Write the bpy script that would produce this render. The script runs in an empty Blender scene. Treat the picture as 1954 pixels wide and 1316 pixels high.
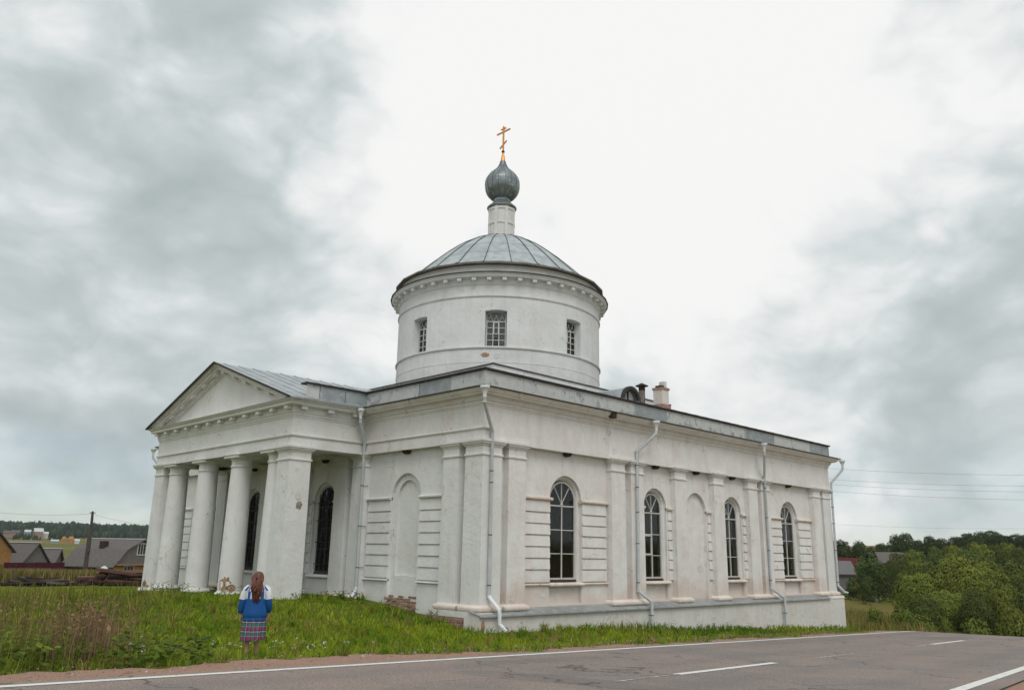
import bpy, bmesh, math, random
import numpy as np
from mathutils import Vector, Matrix
random.seed(7); rng = np.random.default_rng(11)
R = math.radians
scene = bpy.context.scene
COL = scene.collection

# ------------------------------------------------------------------ camera
CAM = np.array([-16.888, -18.434, 1.685])
YAW, PITCH, ROLL, FPX = R(45.628), R(14.261), R(1.094), 1559.12       # focal length in photo pixels (photo 1954 wide)
FW = np.array([math.cos(YAW)*math.cos(PITCH), math.sin(YAW)*math.cos(PITCH), math.sin(PITCH)])
_rt = np.array([math.sin(YAW), -math.cos(YAW), 0.0]); _up = np.cross(_rt, FW)
RT = math.cos(ROLL)*_rt + math.sin(ROLL)*_up
UP = -math.sin(ROLL)*_rt + math.cos(ROLL)*_up
cam = bpy.data.cameras.new('camera'); cam_o = bpy.data.objects.new('camera', cam); COL.objects.link(cam_o)
cam.sensor_fit = 'HORIZONTAL'; cam.sensor_width = 36; cam.lens = FPX/1954*36
cam.clip_start = 0.05; cam.clip_end = 20000
M = Matrix(((RT[0], UP[0], -FW[0], CAM[0]), (RT[1], UP[1], -FW[1], CAM[1]), (RT[2], UP[2], -FW[2], CAM[2]), (0, 0, 0, 1)))
cam_o.matrix_world = M
scene.camera = cam_o
def ray(u, v):
    d = FW + RT*(u-977)/FPX + UP*(658-v)/FPX
    return d/np.linalg.norm(d)
def along(u, dist, v=1060):            # ground position under photo column u at horizontal distance dist
    r = ray(u, v); h = r[:2]/np.hypot(r[0], r[1])
    return CAM[:2] + h*dist
def height_at(u, v, dist):             # height of the line of sight through (u, v) at horizontal distance dist
    r = ray(u, v); return CAM[2] + dist*r[2]/np.hypot(r[0], r[1])

# ------------------------------------------------------------------ world: overcast sky with broken cloud
SUN_DIR = Vector((-0.42, -0.62, 1.0)).normalized()
world = bpy.data.worlds.new('World'); scene.world = world; world.use_nodes = True
wn, wl = world.node_tree.nodes, world.node_tree.links
wn.clear()
def N(nodes, t, **kw):
    n = nodes.new(t)
    for k, v in kw.items():
        if k == 'inp':
            for kk, vv in v.items(): n.inputs[kk].default_value = vv
        else: setattr(n, k, v)
    return n
def wmath(op, a, b=None, c=None):
    n = N(wn, 'ShaderNodeMath', operation=op)
    for i, x in enumerate((a, b, c)):
        if x is None: continue
        if isinstance(x, (int, float)): n.inputs[i].default_value = x
        else: wl.new(x, n.inputs[i])
    return n.outputs[0]
wout = N(wn, 'ShaderNodeOutputWorld')
sky = N(wn, 'ShaderNodeTexSky', sky_type='NISHITA', sun_disc=False)
sky.sun_elevation = math.asin(SUN_DIR.z); sky.sun_rotation = math.atan2(SUN_DIR.x, SUN_DIR.y)
sky.air_density = 1.0; sky.dust_density = .3; sky.ozone_density = 2.5
tc = N(wn, 'ShaderNodeTexCoord')
BK = .70
# fractal cloud field on the direction vector, flattened overhead as a cloud deck is
mp = N(wn, 'ShaderNodeMapping'); mp.inputs['Scale'].default_value = (1.0, 1.0, 1.7); mp.inputs['Location'].default_value = (3.1, 1.7, .4)
wl.new(tc.outputs['Generated'], mp.inputs['Vector'])
warp = N(wn, 'ShaderNodeTexNoise', inp={'Scale': 3.5, 'Detail': 3.0, 'Roughness': .55}); wl.new(tc.outputs['Generated'], warp.inputs['Vector'])
wv1 = N(wn, 'ShaderNodeVectorMath', operation='SUBTRACT'); wl.new(warp.outputs['Color'], wv1.inputs[0]); wv1.inputs[1].default_value = (.5, .5, .5)
def warped(vec, amt):
    a = N(wn, 'ShaderNodeVectorMath', operation='SCALE'); wl.new(wv1.outputs[0], a.inputs[0]); a.inputs['Scale'].default_value = amt
    b = N(wn, 'ShaderNodeVectorMath', operation='ADD'); wl.new(vec, b.inputs[0]); wl.new(a.outputs[0], b.inputs[1]); return b.outputs[0]
# billowed cloud relief: broad forms, then puffs, then wisps
nz1 = N(wn, 'ShaderNodeTexNoise', inp={'Scale': 5.0, 'Detail': 5.0, 'Roughness': .56, 'Distortion': .0}); wl.new(warped(mp.outputs[0], .25), nz1.inputs['Vector'])
nz2 = N(wn, 'ShaderNodeTexNoise', inp={'Scale': 12.0, 'Detail': 4.0, 'Roughness': .58}); wl.new(warped(mp.outputs[0], .12), nz2.inputs['Vector'])
wv4 = N(wn, 'ShaderNodeVectorMath', operation='NORMALIZE'); wl.new(warped(tc.outputs['Generated'], .16), wv4.inputs[0])
# the banks of cloud and the bright break between them (amplitudes: below 0 greyer, above 0 brighter)
BANKS = [(180, 420, 17, -.31), (150, 10, 8, -.22), (370, 130, 7, -.26), (60, 150, 5, .42), (260, 225, 5, .26), (480, 360, 5, -.16), (640, 430, 5, -.26), (300, 520, 8, -.10),
         (160, 660, 4, .34), (640, 660, 6, .14), (700, 170, 8, .16), (900, 300, 9, .40), (790, 420, 3.5, .38),
         (1250, 280, 15, .52), (1560, 240, 11, .42), (1290, 540, 7, .48), (1740, 140, 7, -.10), (1060, 60, 11, .36),
         (1780, 600, 12, -.13), (1560, 510, 5, -.30), (1700, 650, 5, -.16), (1900, 440, 5, -.32), (1260, 720, 5, -.42), (1760, 810, 5, -.22), (1620, 740, 4, .26),
         (60, 930, 9, -.26)]
acc = None
for (u, v, deg, amp) in BANKS:
    d = ray(u, v); k = 1.0/(1-math.cos(R(deg)))*0.75
    dp = N(wn, 'ShaderNodeVectorMath', operation='DOT_PRODUCT'); wl.new(wv4.outputs[0], dp.inputs[0]); dp.inputs[1].default_value = tuple(d)
    e = wmath('POWER', math.e, wmath('MULTIPLY_ADD', dp.outputs['Value'], k, -k))
    acc = wmath('MULTIPLY', e, amp*BK) if acc is None else wmath('MULTIPLY_ADD', e, amp*BK, acc)
f1 = wmath('MULTIPLY_ADD', nz1.outputs['Fac'], 1.15, -.575)
f2 = wmath('MULTIPLY_ADD', nz2.outputs['Fac'], .42, -.21)
puf = N(wn, 'ShaderNodeTexVoronoi', feature='F1', inp={'Scale': 7.0, 'Detail': 2.0, 'Roughness': .5, 'Randomness': 1.0}); wl.new(warped(mp.outputs[0], .16), puf.inputs['Vector'])
f3 = wmath('MULTIPLY_ADD', puf.outputs['Distance'], -.50, .34)                       # rounded heads of cumulus
fld = wmath('ADD', wmath('ADD', wmath('ADD', f1, f2), f3), wmath('ADD', acc, .655))
rampw = N(wn, 'ShaderNodeValToRGB'); wl.new(fld, rampw.inputs[0])
el = rampw.color_ramp.elements
el[0].position = -.0; el[0].color = (.43, .49, .50, 1)
el[1].position = 1.0; el[1].color = (.93, .93, .92, 1)
for p, c in ((.30, (.52, .58, .59, 1)), (.50, (.645, .70, .705, 1)), (.66, (.79, .815, .815, 1)), (.84, (.90, .91, .905, 1))):
    e_ = el.new(p); e_.color = c
# thin pale blue between the clouds low over the horizon comes from the sky model itself
sep = N(wn, 'ShaderNodeSeparateXYZ'); wl.new(tc.outputs['Generated'], sep.inputs[0])
low = N(wn, 'ShaderNodeMapRange', inp={'From Min': .13, 'From Max': .04, 'To Min': 0.0, 'To Max': .55}); low.clamp = True; wl.new(sep.outputs['Z'], low.inputs['Value'])
gap = N(wn, 'ShaderNodeTexNoise', inp={'Scale': 4.5, 'Detail': 4.0, 'Roughness': .6}); wl.new(mp.outputs[0], gap.inputs['Vector'])
gapr = N(wn, 'ShaderNodeMapRange', inp={'From Min': .36, 'From Max': .56}); gapr.clamp = True; wl.new(gap.outputs['Fac'], gapr.inputs['Value'])
mixf = wmath('MULTIPLY', low.outputs[0], gapr.outputs[0])
bg_c = N(wn, 'ShaderNodeBackground', inp={'Strength': 1.0}); wl.new(rampw.outputs[0], bg_c.inputs['Color'])
bg_s = N(wn, 'ShaderNodeBackground', inp={'Strength': .12}); wl.new(sky.outputs[0], bg_s.inputs['Color'])
mixw = N(wn, 'ShaderNodeMixShader'); wl.new(mixf, mixw.inputs[0]); wl.new(bg_c.outputs[0], mixw.inputs[1]); wl.new(bg_s.outputs[0], mixw.inputs[2])
wl.new(mixw.outputs[0], wout.inputs[0])
world.cycles.sampling_method = 'MANUAL'; world.cycles.sample_map_resolution = 256

sun = bpy.data.lights.new('sun', 'SUN'); sun.energy = 1.3; sun.angle = R(30); sun.color = (1.0, .985, .96)
sun_o = bpy.data.objects.new('sun', sun); COL.objects.link(sun_o); sun_o.location = (0, 0, 60)
sun_o.rotation_euler = SUN_DIR.to_track_quat('Z', 'Y').to_euler()
vs = scene.view_settings; vs.view_transform = 'Standard'; vs.look = 'None'; vs.gamma = 1; vs.exposure = 0.0; vs.use_curve_mapping = False
scene.cycles.max_bounces = 5; scene.cycles.diffuse_bounces = 2; scene.cycles.transparent_max_bounces = 5
scene.cycles.use_denoising = True

# ------------------------------------------------------------------ object helpers
def tag(o, label=None, cat=None, group=None, kind=None):
    if label: o['label'] = label
    if cat: o['category'] = cat
    if group: o['group'] = group
    if kind: o['kind'] = kind
    return o
def link(o, parent=None):
    COL.objects.link(o)
    if parent is not None:
        o.parent = parent; o.matrix_parent_inverse = INV.get(parent.name, Matrix.Identity(4))
    return o
INV = {}
def empty(name, loc, rz=0.0):
    o = bpy.data.objects.new(name, None); COL.objects.link(o); o.location = loc; o.rotation_euler = (0, 0, rz)
    o.empty_display_size = .3
    INV[o.name] = (Matrix.Translation(Vector(loc)) @ Matrix.Rotation(rz, 4, 'Z')).inverted()
    return o
def own_frame(name, loc, rz=0.0):       # parts given in the thing's own coordinates
    o = empty(name, loc, rz); INV[o.name] = Matrix.Identity(4); return o
class MB:
    def __init__(s): s.v = []; s.f = []; s.m = []; s.T = None
    def add(s, vs, fs, mi=0):
        b = len(s.v)
        s.v += [tuple(s.T(*p)) if s.T else tuple(p) for p in vs]
        s.f += [tuple(b+i for i in f) for f in fs]; s.m += [mi]*len(fs)
    def box(s, a0, a1, b0, b1, c0, c1, mi=0):
        s.add([(a0,b0,c0),(a1,b0,c0),(a1,b1,c0),(a0,b1,c0),(a0,b0,c1),(a1,b0,c1),(a1,b1,c1),(a0,b1,c1)],
              [(0,3,2,1),(4,5,6,7),(0,1,5,4),(1,2,6,5),(2,3,7,6),(3,0,4,7)], mi)
    def frustum(s, r0, r1, c0, c1, mi=0):   # r = (a0,a1,b0,b1)
        s.add([(r0[0],r0[2],c0),(r0[1],r0[2],c0),(r0[1],r0[3],c0),(r0[0],r0[3],c0),(r1[0],r1[2],c1),(r1[1],r1[2],c1),(r1[1],r1[3],c1),(r1[0],r1[3],c1)],
              [(0,3,2,1),(4,5,6,7),(0,1,5,4),(1,2,6,5),(2,3,7,6),(3,0,4,7)], mi)
    def stack(s, rects, mi=0):               # closed stack of rectangles (a0,a1,b0,b1,z)
        vs = []; fs = []
        for (a0,a1,b0,b1,z) in rects: vs += [(a0,b0,z),(a1,b0,z),(a1,b1,z),(a0,b1,z)]
        n = len(rects)
        for i in range(n-1):
            for k in range(4): fs.append((4*i+k, 4*i+(k+1)%4, 4*i+4+(k+1)%4, 4*i+4+k))
        fs.append((3,2,1,0)); fs.append(tuple(4*(n-1)+k for k in range(4)))
        s.add(vs, fs, mi)
    def lathe(s, prof, cx, cy, n=24, mi=0, caps=True, ang0=0.0, ang1=2*math.pi):
        full = abs(ang1-ang0-2*math.pi) < 1e-6
        m = n if full else n+1
        vs = []; fs = []
        for (r, z) in prof:
            for k in range(m):
                a = ang0+(ang1-ang0)*k/n
                vs.append((cx+r*math.cos(a), cy+r*math.sin(a), z))
        for i in range(len(prof)-1):
            for k in range(n):
                k2 = (k+1) % m
                fs.append((i*m+k, i*m+k2, (i+1)*m+k2, (i+1)*m+k))
        if caps and full:
            fs.append(tuple(reversed(range(m)))); fs.append(tuple((len(prof)-1)*m+k for k in range(m)))
        s.add(vs, fs, mi)
    def tube(s, pts, rad, n=8, mi=0):
        pts = [Vector(p) for p in pts]; rads = rad if isinstance(rad, (list, tuple)) else [rad]*len(pts)
        vs = []; fs = []; ref = None
        for i, p in enumerate(pts):
            t = (pts[min(i+1, len(pts)-1)]-pts[max(i-1, 0)]).normalized()
            if ref is None: ref = Vector((0,0,1)) if abs(t.z) < .9 else Vector((1,0,0))
            a = t.cross(ref).normalized(); b = t.cross(a).normalized(); ref = -b if False else ref
            for k in range(n):
                q = 2*math.pi*k/n
                vs.append(tuple(p+(a*math.cos(q)+b*math.sin(q))*rads[i]))
        for i in range(len(pts)-1):
            for k in range(n): fs.append((i*n+k, i*n+(k+1)%n, (i+1)*n+(k+1)%n, (i+1)*n+k))
        fs.append(tuple(reversed(range(n)))); fs.append(tuple((len(pts)-1)*n+k for k in range(n)))
        s.add(vs, fs, mi)
    def prism(s, poly, b0, b1, mi=0):        # polygon in (a, z) pulled from b0 to b1
        n = len(poly)
        vs = [(a, b0, z) for a, z in poly]+[(a, b1, z) for a, z in poly]
        fs = [tuple(range(n)), tuple(reversed(range(n, 2*n)))]+[(k, n+k, n+(k+1)%n, (k+1)%n) for k in range(n)]
        s.add(vs, fs, mi)
    def ring(s, p0, p1, b0, b1, mi=0, close=True):   # frame between two profiles of equal length in (a, z), thickness b0..b1
        n = len(p0)
        vs = [(a, b1, z) for a, z in p0]+[(a, b1, z) for a, z in p1]+[(a, b0, z) for a, z in p0]+[(a, b0, z) for a, z in p1]
        fs = []
        rg = range(n) if close else range(n-1)
        for k in rg:
            j = (k+1) % n
            fs += [(k, j, n+j, n+k), (2*n+k, 3*n+k, 3*n+j, 2*n+j), (k, 2*n+k, 2*n+j, j), (n+k, n+j, 3*n+j, 3*n+k)]
        s.add(vs, fs, mi)
    def build(s, name, mats, parent=None, smooth=False, recalc=True):
        me = bpy.data.meshes.new(name); me.from_pydata(s.v, [], s.f)
        mats = mats if isinstance(mats, (list, tuple)) else [mats]
        for m in mats: me.materials.append(m)
        if len(mats) > 1: me.polygons.foreach_set('material_index', s.m)
        if recalc:
            bm = bmesh.new(); bm.from_mesh(me); bmesh.ops.recalc_face_normals(bm, faces=bm.faces); bm.to_mesh(me); bm.free()
        if smooth:
            me.polygons.foreach_set('use_smooth', [True]*len(me.polygons))
            if smooth is not True:
                me.set_sharp_from_angle(angle=R(smooth))
        me.update()
        return link(bpy.data.objects.new(name, me), parent)
def raw_mesh(name, verts, faces_flat, counts, mat, tint=None, parent=None):
    me = bpy.data.meshes.new(name)
    nv, nf = len(verts), len(counts)
    me.vertices.add(nv); me.vertices.foreach_set('co', np.asarray(verts, np.float32).ravel())
    me.loops.add(len(faces_flat)); me.loops.foreach_set('vertex_index', np.asarray(faces_flat, np.int32))
    me.polygons.add(nf)
    st = np.zeros(nf, np.int32); st[1:] = np.cumsum(counts)[:-1]
    me.polygons.foreach_set('loop_start', st)
    if tint is not None:
        at = me.color_attributes.new('tint', 'FLOAT_COLOR', 'POINT')
        c = np.ones((nv, 4), np.float32); c[:, :3] = tint; at.data.foreach_set('color', c.ravel())
    me.materials.append(mat); me.update(calc_edges=True); me.validate()
    return me
def copy_tree(o, parent=None):
    c = o.copy(); COL.objects.link(c)
    if parent is not None: c.parent = parent; c.matrix_parent_inverse = o.matrix_parent_inverse
    for ch in list(o.children): copy_tree(ch, c)
    return c

# ------------------------------------------------------------------ materials
class Mat:
    def __init__(s, name, rough=.7, color=None, spec=.3, metal=0.0):
        s.m = bpy.data.materials.new(name); s.m.use_nodes = True
        s.n, s.l = s.m.node_tree.nodes, s.m.node_tree.links
        s.b = s.n['Principled BSDF']; s.b.inputs['Roughness'].default_value = rough
        s.b.inputs['Specular IOR Level'].default_value = spec; s.b.inputs['Metallic'].default_value = metal
        if color: s.b.inputs['Base Color'].default_value = (*color, 1)
        s._p = None
    def pos(s, scale=(1,1,1), obj=False):
        if obj: src = N(s.n, 'ShaderNodeTexCoord').outputs['Object']
        else: src = N(s.n, 'ShaderNodeNewGeometry').outputs['Position']
        if scale == (1,1,1): return src
        v = N(s.n, 'ShaderNodeVectorMath', operation='MULTIPLY'); s.l.new(src, v.inputs[0]); v.inputs[1].default_value = scale
        return v.outputs[0]
    def noise(s, sc, det=6, rough=.55, scale=(1,1,1), dist=0, obj=False):
        n = N(s.n, 'ShaderNodeTexNoise', inp={'Scale': sc, 'Detail': det, 'Roughness': rough, 'Distortion': dist})
        s.l.new(s.pos(scale, obj), n.inputs['Vector']); return n.outputs['Fac']
    def rng(s, x, a, b, c=0.0, d=1.0):
        n = N(s.n, 'ShaderNodeMapRange', inp={'From Min': a, 'From Max': b, 'To Min': c, 'To Max': d}); n.clamp = True
        s.l.new(x, n.inputs['Value']); return n.outputs[0]
    def math(s, op, a, b):
        n = N(s.n, 'ShaderNodeMath', operation=op)
        for i, x in enumerate((a, b)):
            if isinstance(x, (int, float)): n.inputs[i].default_value = x
            else: s.l.new(x, n.inputs[i])
        return n.outputs[0]
    def mix(s, f, a, b, mode='MIX'):
        n = N(s.n, 'ShaderNodeMix', data_type='RGBA', blend_type=mode)
        for i, x in ((0, f), (6, a), (7, b)):
            if isinstance(x, (int, float)): n.inputs[i].default_value = x
            elif isinstance(x, tuple): n.inputs[i].default_value = (*x, 1) if len(x) == 3 else x
            else: s.l.new(x, n.inputs[i])
        return n.outputs[2]
    def col(s, x): s.l.new(x, s.b.inputs['Base Color']); return s
    def rough(s, x): s.l.new(x, s.b.inputs['Roughness']); return s
    def bump(s, x, strength=.3, dist=.02):
        n = N(s.n, 'ShaderNodeBump', inp={'Strength': strength, 'Distance': dist}); s.l.new(x, n.inputs['Height'])
        if s._p: s.l.new(s._p, n.inputs['Normal'])
        s._p = n.outputs[0]; s.l.new(n.outputs[0], s.b.inputs['Normal']); return s

def plaster(name, base, pink, peel, grime=.5, damp=0):
    k = Mat(name, .85, spec=.2)
    c = k.mix(k.rng(k.noise(.8, 7, .6), .34, .66), base, tuple(x*y for x, y in zip(base, (.90, .89, .88))))
    c = k.mix(k.math('MULTIPLY', k.rng(k.noise(2.2, 5, .6, (1, 1, .45)), .46, .72), pink), c, (.66, .50, .42))
    streak = k.math('MULTIPLY', k.rng(k.noise(3.4, 6, .62, (1, 1, .07)), .50, .76), .26*grime)
    c = k.mix(streak, c, (.42, .405, .375))
    spots = k.math('MULTIPLY', k.rng(k.noise(1.9, 6, .68), .62, .70), .42*grime)
    c = k.mix(spots, c, (.52, .48, .43))
    if damp:
        sz = N(k.n, 'ShaderNodeSeparateXYZ'); k.l.new(k.pos(), sz.inputs[0])
        lvl = k.math('ADD', sz.outputs['Z'], k.math('MULTIPLY', k.noise(1.1, 6, .65), -2.6))
        c = k.mix(k.math('MULTIPLY', k.rng(lvl, -.30, -.95), damp), c, (.62, .47, .38))
    chip = k.math('MULTIPLY', k.rng(k.noise(6.5, 7, .7), .715, .735), .8)
    c = k.mix(chip, c, (.47, .34, .27))
    pl = k.rng(k.noise(.62, 7, .68), 1-peel, 1-peel+.015)
    c = k.mix(pl, c, (.47, .25, .17))
    # hairline cracks here and there
    wp = N(k.n, 'ShaderNodeTexNoise', inp={'Scale': 1.7, 'Detail': 5.0}); k.l.new(k.pos(), wp.inputs['Vector'])
    va = N(k.n, 'ShaderNodeVectorMath', operation='ADD'); k.l.new(k.pos((1, 1, .55)), va.inputs[0]); k.l.new(wp.outputs['Color'], va.inputs[1])
    vc = N(k.n, 'ShaderNodeTexVoronoi', feature='DISTANCE_TO_EDGE', inp={'Scale': .75}); k.l.new(va.outputs[0], vc.inputs['Vector'])
    crack = k.math('MULTIPLY', k.rng(vc.outputs['Distance'], .010, .003), k.rng(k.noise(.9, 3), .50, .60))
    c = k.mix(k.math('MULTIPLY', crack, .55), c, (.34, .30, .26))
    fine = k.math('MULTIPLY', k.rng(k.noise(28, 4), .35, .7), .10)
    c = k.mix(fine, c, (.55, .53, .49))
    k.col(c)
    k.bump(k.noise(1.7, 5, .6), .6, .07).bump(k.noise(22, 5), .25, .012)
    k.bump(k.math('MULTIPLY', k.math('MAXIMUM', pl, chip), -1.0), .5, .015)
    return k.m
WHITE = plaster('whitewashed_plaster', (.81, .81, .80), .16, .30)
WHITE_S = plaster('whitewashed_plaster_pinkish', (.835, .82, .80), .36, .30, .5, .55)
WHITE_D = plaster('drum_plaster', (.78, .787, .79), .14, .33, .9)
PINKISH = plaster('weathered_pink_plaster', (.79, .70, .62), .70, .34, .7)
GREYP = plaster('damp_plinth_render', (.74, .72, .69), .34, .29, 1.0)
TRIM = plaster('whitewashed_moulding', (.81, .805, .785), .24, .31, .8)
def brick_mat(name, a, b):
    k = Mat(name, .9, spec=.15); oi = N(k.n, 'ShaderNodeObjectInfo')
    c = k.mix(oi.outputs['Random'], a, b); c = k.mix(k.rng(k.noise(14, 6), .45, .7), c, (.42, .33, .29)); k.col(c)
    k.bump(k.noise(30, 5), .5, .01); return k.m
BRICK = brick_mat('old_red_brick', (.29, .125, .10), (.37, .19, .15))
BRICK2 = brick_mat('old_pale_brick', (.40, .22, .17), (.48, .30, .23))
def bare(name, c0):
    k = Mat(name, .9, spec=.15); k.col(k.mix(k.rng(k.noise(7, 7), .4, .65), c0, tuple(x*.62 for x in c0))); k.bump(k.noise(25, 5), .4, .01); return k.m
BARE = bare('bare_render', (.46, .27, .17)); BARE_G = bare('bare_grey_render', (.40, .33, .27)); RUBBLE = bare('rubble_stone', (.33, .27, .22))
def metal(name, base, var, metallic=.55, rough=.42, white=0.0):
    k = Mat(name, rough, spec=.5, metal=metallic); oi = N(k.n, 'ShaderNodeObjectInfo')
    c = k.mix(oi.outputs['Random'], base, tuple(x*var for x in base))
    c = k.mix(k.rng(k.noise(2.5, 7, .6), .40, .68), c, tuple(x*.72 for x in base))
    c = k.mix(k.math('MULTIPLY', k.rng(k.noise(5, 8, .65), .56, .62), .55), c, (.62, .63, .62))
    if white:
        a = k.math('MULTIPLY', k.math('GREATER_THAN', oi.outputs['Random'], .25), white)
        keep = k.math('MULTIPLY', a, k.rng(k.noise(1.7, 8, .72), .40, .45))
        c = k.mix(keep, c, k.mix(k.rng(k.noise(6, 6), .4, .7), (.60, .60, .58), (.50, .51, .50)))
        k.l.new(k.math('SUBTRACT', metallic, k.math('MULTIPLY', keep, metallic)), k.b.inputs['Metallic'])
    k.col(c); k.rough(k.rng(k.noise(9, 5), .3, .7, rough-.08, rough+.15)); k.bump(k.noise(1.6, 4), .25, .05)
    return k.m
ROOF = metal('galvanised_roofing', (.40, .43, .445), 1.15, .5, .45)
DOMEM = metal('dome_sheet_metal', (.43, .47, .48), 1.18, .35, .48)
ONION = metal('onion_sheet_metal', (.22, .25, .26), 1.1, .55, .34)
BAND = metal('parapet_sheet', (.36, .39, .40), 1.1, .4, .5, white=.9)
LEDGE = metal('ledge_flashing', (.36, .38, .38), 1.1, .35, .5)
def flat(name, c, rough=.6, spec=.3, metal_=0, var=.15, sc=6):
    k = Mat(name, rough, spec=spec, metal=metal_)
    k.col(k.mix(k.rng(k.noise(sc, 6, .6, obj=True), .3, .7), c, tuple(x*(1-var*2) for x in c))); return k.m
RIMM = flat('weathered_rim', (.20, .185, .165), .7, var=.2)
DARKEDGE = flat('dark_roof_edge', (.060, .052, .047), .7, var=.25)
PIPE = flat('painted_downpipe', (.58, .61, .62), .4, .5, 0, .10, 3)
PIPEW = flat('new_white_pipe', (.80, .81, .82), .35, .5, 0, .03)
CLAMP = flat('pipe_clamp_metal', (.16, .14, .13), .6, .4, .4)
GOLD = flat('gilded_metal', (.86, .37, .10), .30, .5, .55, .10, 12)
FRAME = flat('painted_window_frame', (.60, .585, .55), .55, var=.12, sc=9)
SASH = flat('sash_bar_paint', (.70, .685, .65), .55, var=.08, sc=9)
IRON = flat('black_iron', (.022, .021, .02), .5, .4, .4)
WOOD_D = flat('dark_rotten_wood', (.055, .035, .025), .9)
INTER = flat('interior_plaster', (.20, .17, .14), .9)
CURT = flat('dull_curtain', (.40, .36, .33), .95, .1, 0, .25, 4)
gk = Mat('window_glass', .06)
gk.n.remove(gk.b)
tr = N(gk.n, 'ShaderNodeBsdfTransparent'); tr.inputs[0].default_value = (.80, .81, .80, 1)
gl = N(gk.n, 'ShaderNodeBsdfGlossy', inp={'Roughness': .06}); gl.inputs[0].default_value = (.9, .92, .92, 1)
fr = N(gk.n, 'ShaderNodeFresnel', inp={'IOR': 1.5}); mxg = N(gk.n, 'ShaderNodeMixShader')
bmp = N(gk.n, 'ShaderNodeBump', inp={'Strength': .06, 'Distance': .02}); nzg = N(gk.n, 'ShaderNodeTexNoise', inp={'Scale': 3.0, 'Detail': 2.0})
gk.l.new(gk.pos(), nzg.inputs['Vector']); gk.l.new(nzg.outputs['Fac'], bmp.inputs['Height']); gk.l.new(bmp.outputs[0], gl.inputs['Normal'])
gk.l.new(fr.outputs[0], mxg.inputs[0]); gk.l.new(tr.outputs[0], mxg.inputs[1]); gk.l.new(gl.outputs[0], mxg.inputs[2])
gk.l.new(mxg.outputs[0], gk.n['Material Output'].inputs[0]); GLASS = gk.m

# ------------------------------------------------------------------ terrain
RD = np.array([.991, .125, -.043]); RD /= np.linalg.norm(RD)             # road direction, downhill to the east
_s = np.cross(RD, [0, 0, 1]); _s /= np.linalg.norm(_s)
RNRM = math.cos(R(-.8))*np.cross(_s, RD) + math.sin(R(-.8))*_s; RNRM /= np.linalg.norm(RNRM)
RSIDE = np.cross(RD, RNRM); RH = 1.05
RD2 = RD[:2]/np.linalg.norm(RD[:2]); RS2 = np.array([RD2[1], -RD2[0]])
def road_so(x, y):
    dx, dy = np.asarray(x)-CAM[0], np.asarray(y)-CAM[1]
    return dx*RD2[0]+dy*RD2[1], dx*RS2[0]+dy*RS2[1]
def road_z(x, y):
    s, o = road_so(x, y)
    z = CAM[2] - RH/RNRM[2] - (RNRM[0]*(np.asarray(x)-CAM[0]) + RNRM[1]*(np.asarray(y)-CAM[1]))/RNRM[2]
    c = np.maximum(s-37, 0); z = z - np.where(c < 60, .0042*c*c, .0042*3600 + .504*(c-60)*0.25)
    w = np.maximum(-s-25, 0); z = z - np.minimum(.0008*w*w, .038*w)
    return z
ctrl = np.array([(.3,-.35,-.58),(9.9,-.35,-.96),(23.5,-.35,-1.45),(-.2,.55,-.51),(0,2.76,-.245),(0,5.95,.05),(-2.94,6.1,.10),(-2.94,17.6,-.09),(-2.9,12,.02),
    (-8.7,-3.1,-.40),(-8,-7.6,-.02),(-14.1,-7.4,.22),(-12,-2,-.18),(-12,2,-.2),(-12,10,-.25),(-8,17,-.3),(-3,22,-.4),(-5,8,-.02),(-6,13,-.1),(-18,0,.1),(-20,12,-.2),
    (-3,-2.5,-.52),(3,-3,-.72),(12,-2.5,-1.08),(20,-2.2,-1.42),(27,-.5,-1.8),(12,12,-.6),(24,24,-1.6),(0,24,-.5),(28,12,-2.0),(-14,-12,.3),(-30,-2,.6),(-25,20,-.3),(0,35,-.9),(32,-3,-2.0)])
def tpsk(r2): return np.where(r2 > 1e-9, .5*r2*np.log(np.maximum(r2, 1e-9)), 0)
_P = ctrl[:, :2]; _n = len(_P); _K = tpsk(((_P[:, None]-_P[None])**2).sum(2)) + np.eye(_n)*2.0
_A = np.zeros((_n+3, _n+3)); _A[:_n, :_n] = _K; _A[:_n, _n] = 1; _A[:_n, _n+1:] = _P; _A[_n, :_n] = 1; _A[_n+1:, :_n] = _P.T
_W = np.linalg.solve(_A, np.concatenate([ctrl[:, 2], [0, 0, 0]]))
FD = np.array([0, 25, 40, 60, 80, 110, 160, 250, 400, 650, 900, 1500, 2200, 6000.])
FT = {  # azimuth (deg): height at those distances
    -180: [0, .2, .2, 0, -.5, -1, -2, -3, -4, -4, 0, 10, 20, 24], -90: [0, .2, .2, 0, -.5, -1, -2, -3, -4, -4, 0, 10, 20, 24],
    0:  [0, -.6, -1.7, -3.4, -4.6, -4.6, -2.2, 3.5, 10, 16, 20, 30, 40, 46], 16: [0, -.6, -1.7, -3.4, -4.6, -4.5, -2.0, 3.2, 9, 14, 18, 28, 38, 44],
    25: [0, -.6, -1.6, -3.3, -3.9, -2.6, -1.6, 1.5, 6, 10, 14, 22, 30, 36], 50: [0, -.4, -1.2, -2.4, -3.4, -4, -5, -6, -6, -3, 1, 10, 20, 30],
    70: [0, -.2, -.5, -1.1, -1.6, -2.4, -4.8, -8.5, -7.0, -1.2, 6.3, 18, 24, 30], 90: [0, -.2, -.5, -1.1, -1.6, -2.4, -4.8, -8.5, -7.0, -1.2, 6.3, 18, 24, 30],
    130: [0, 0, -.4, -1, -2, -3, -4, -6, -7, -4, 0, 10, 22, 26], 180: [0, .2, .2, 0, -.5, -1, -2, -3, -4, -4, 0, 10, 20, 24]}
_az = np.array(sorted(FT)); _tab = np.array([FT[a] for a in _az])
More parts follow.
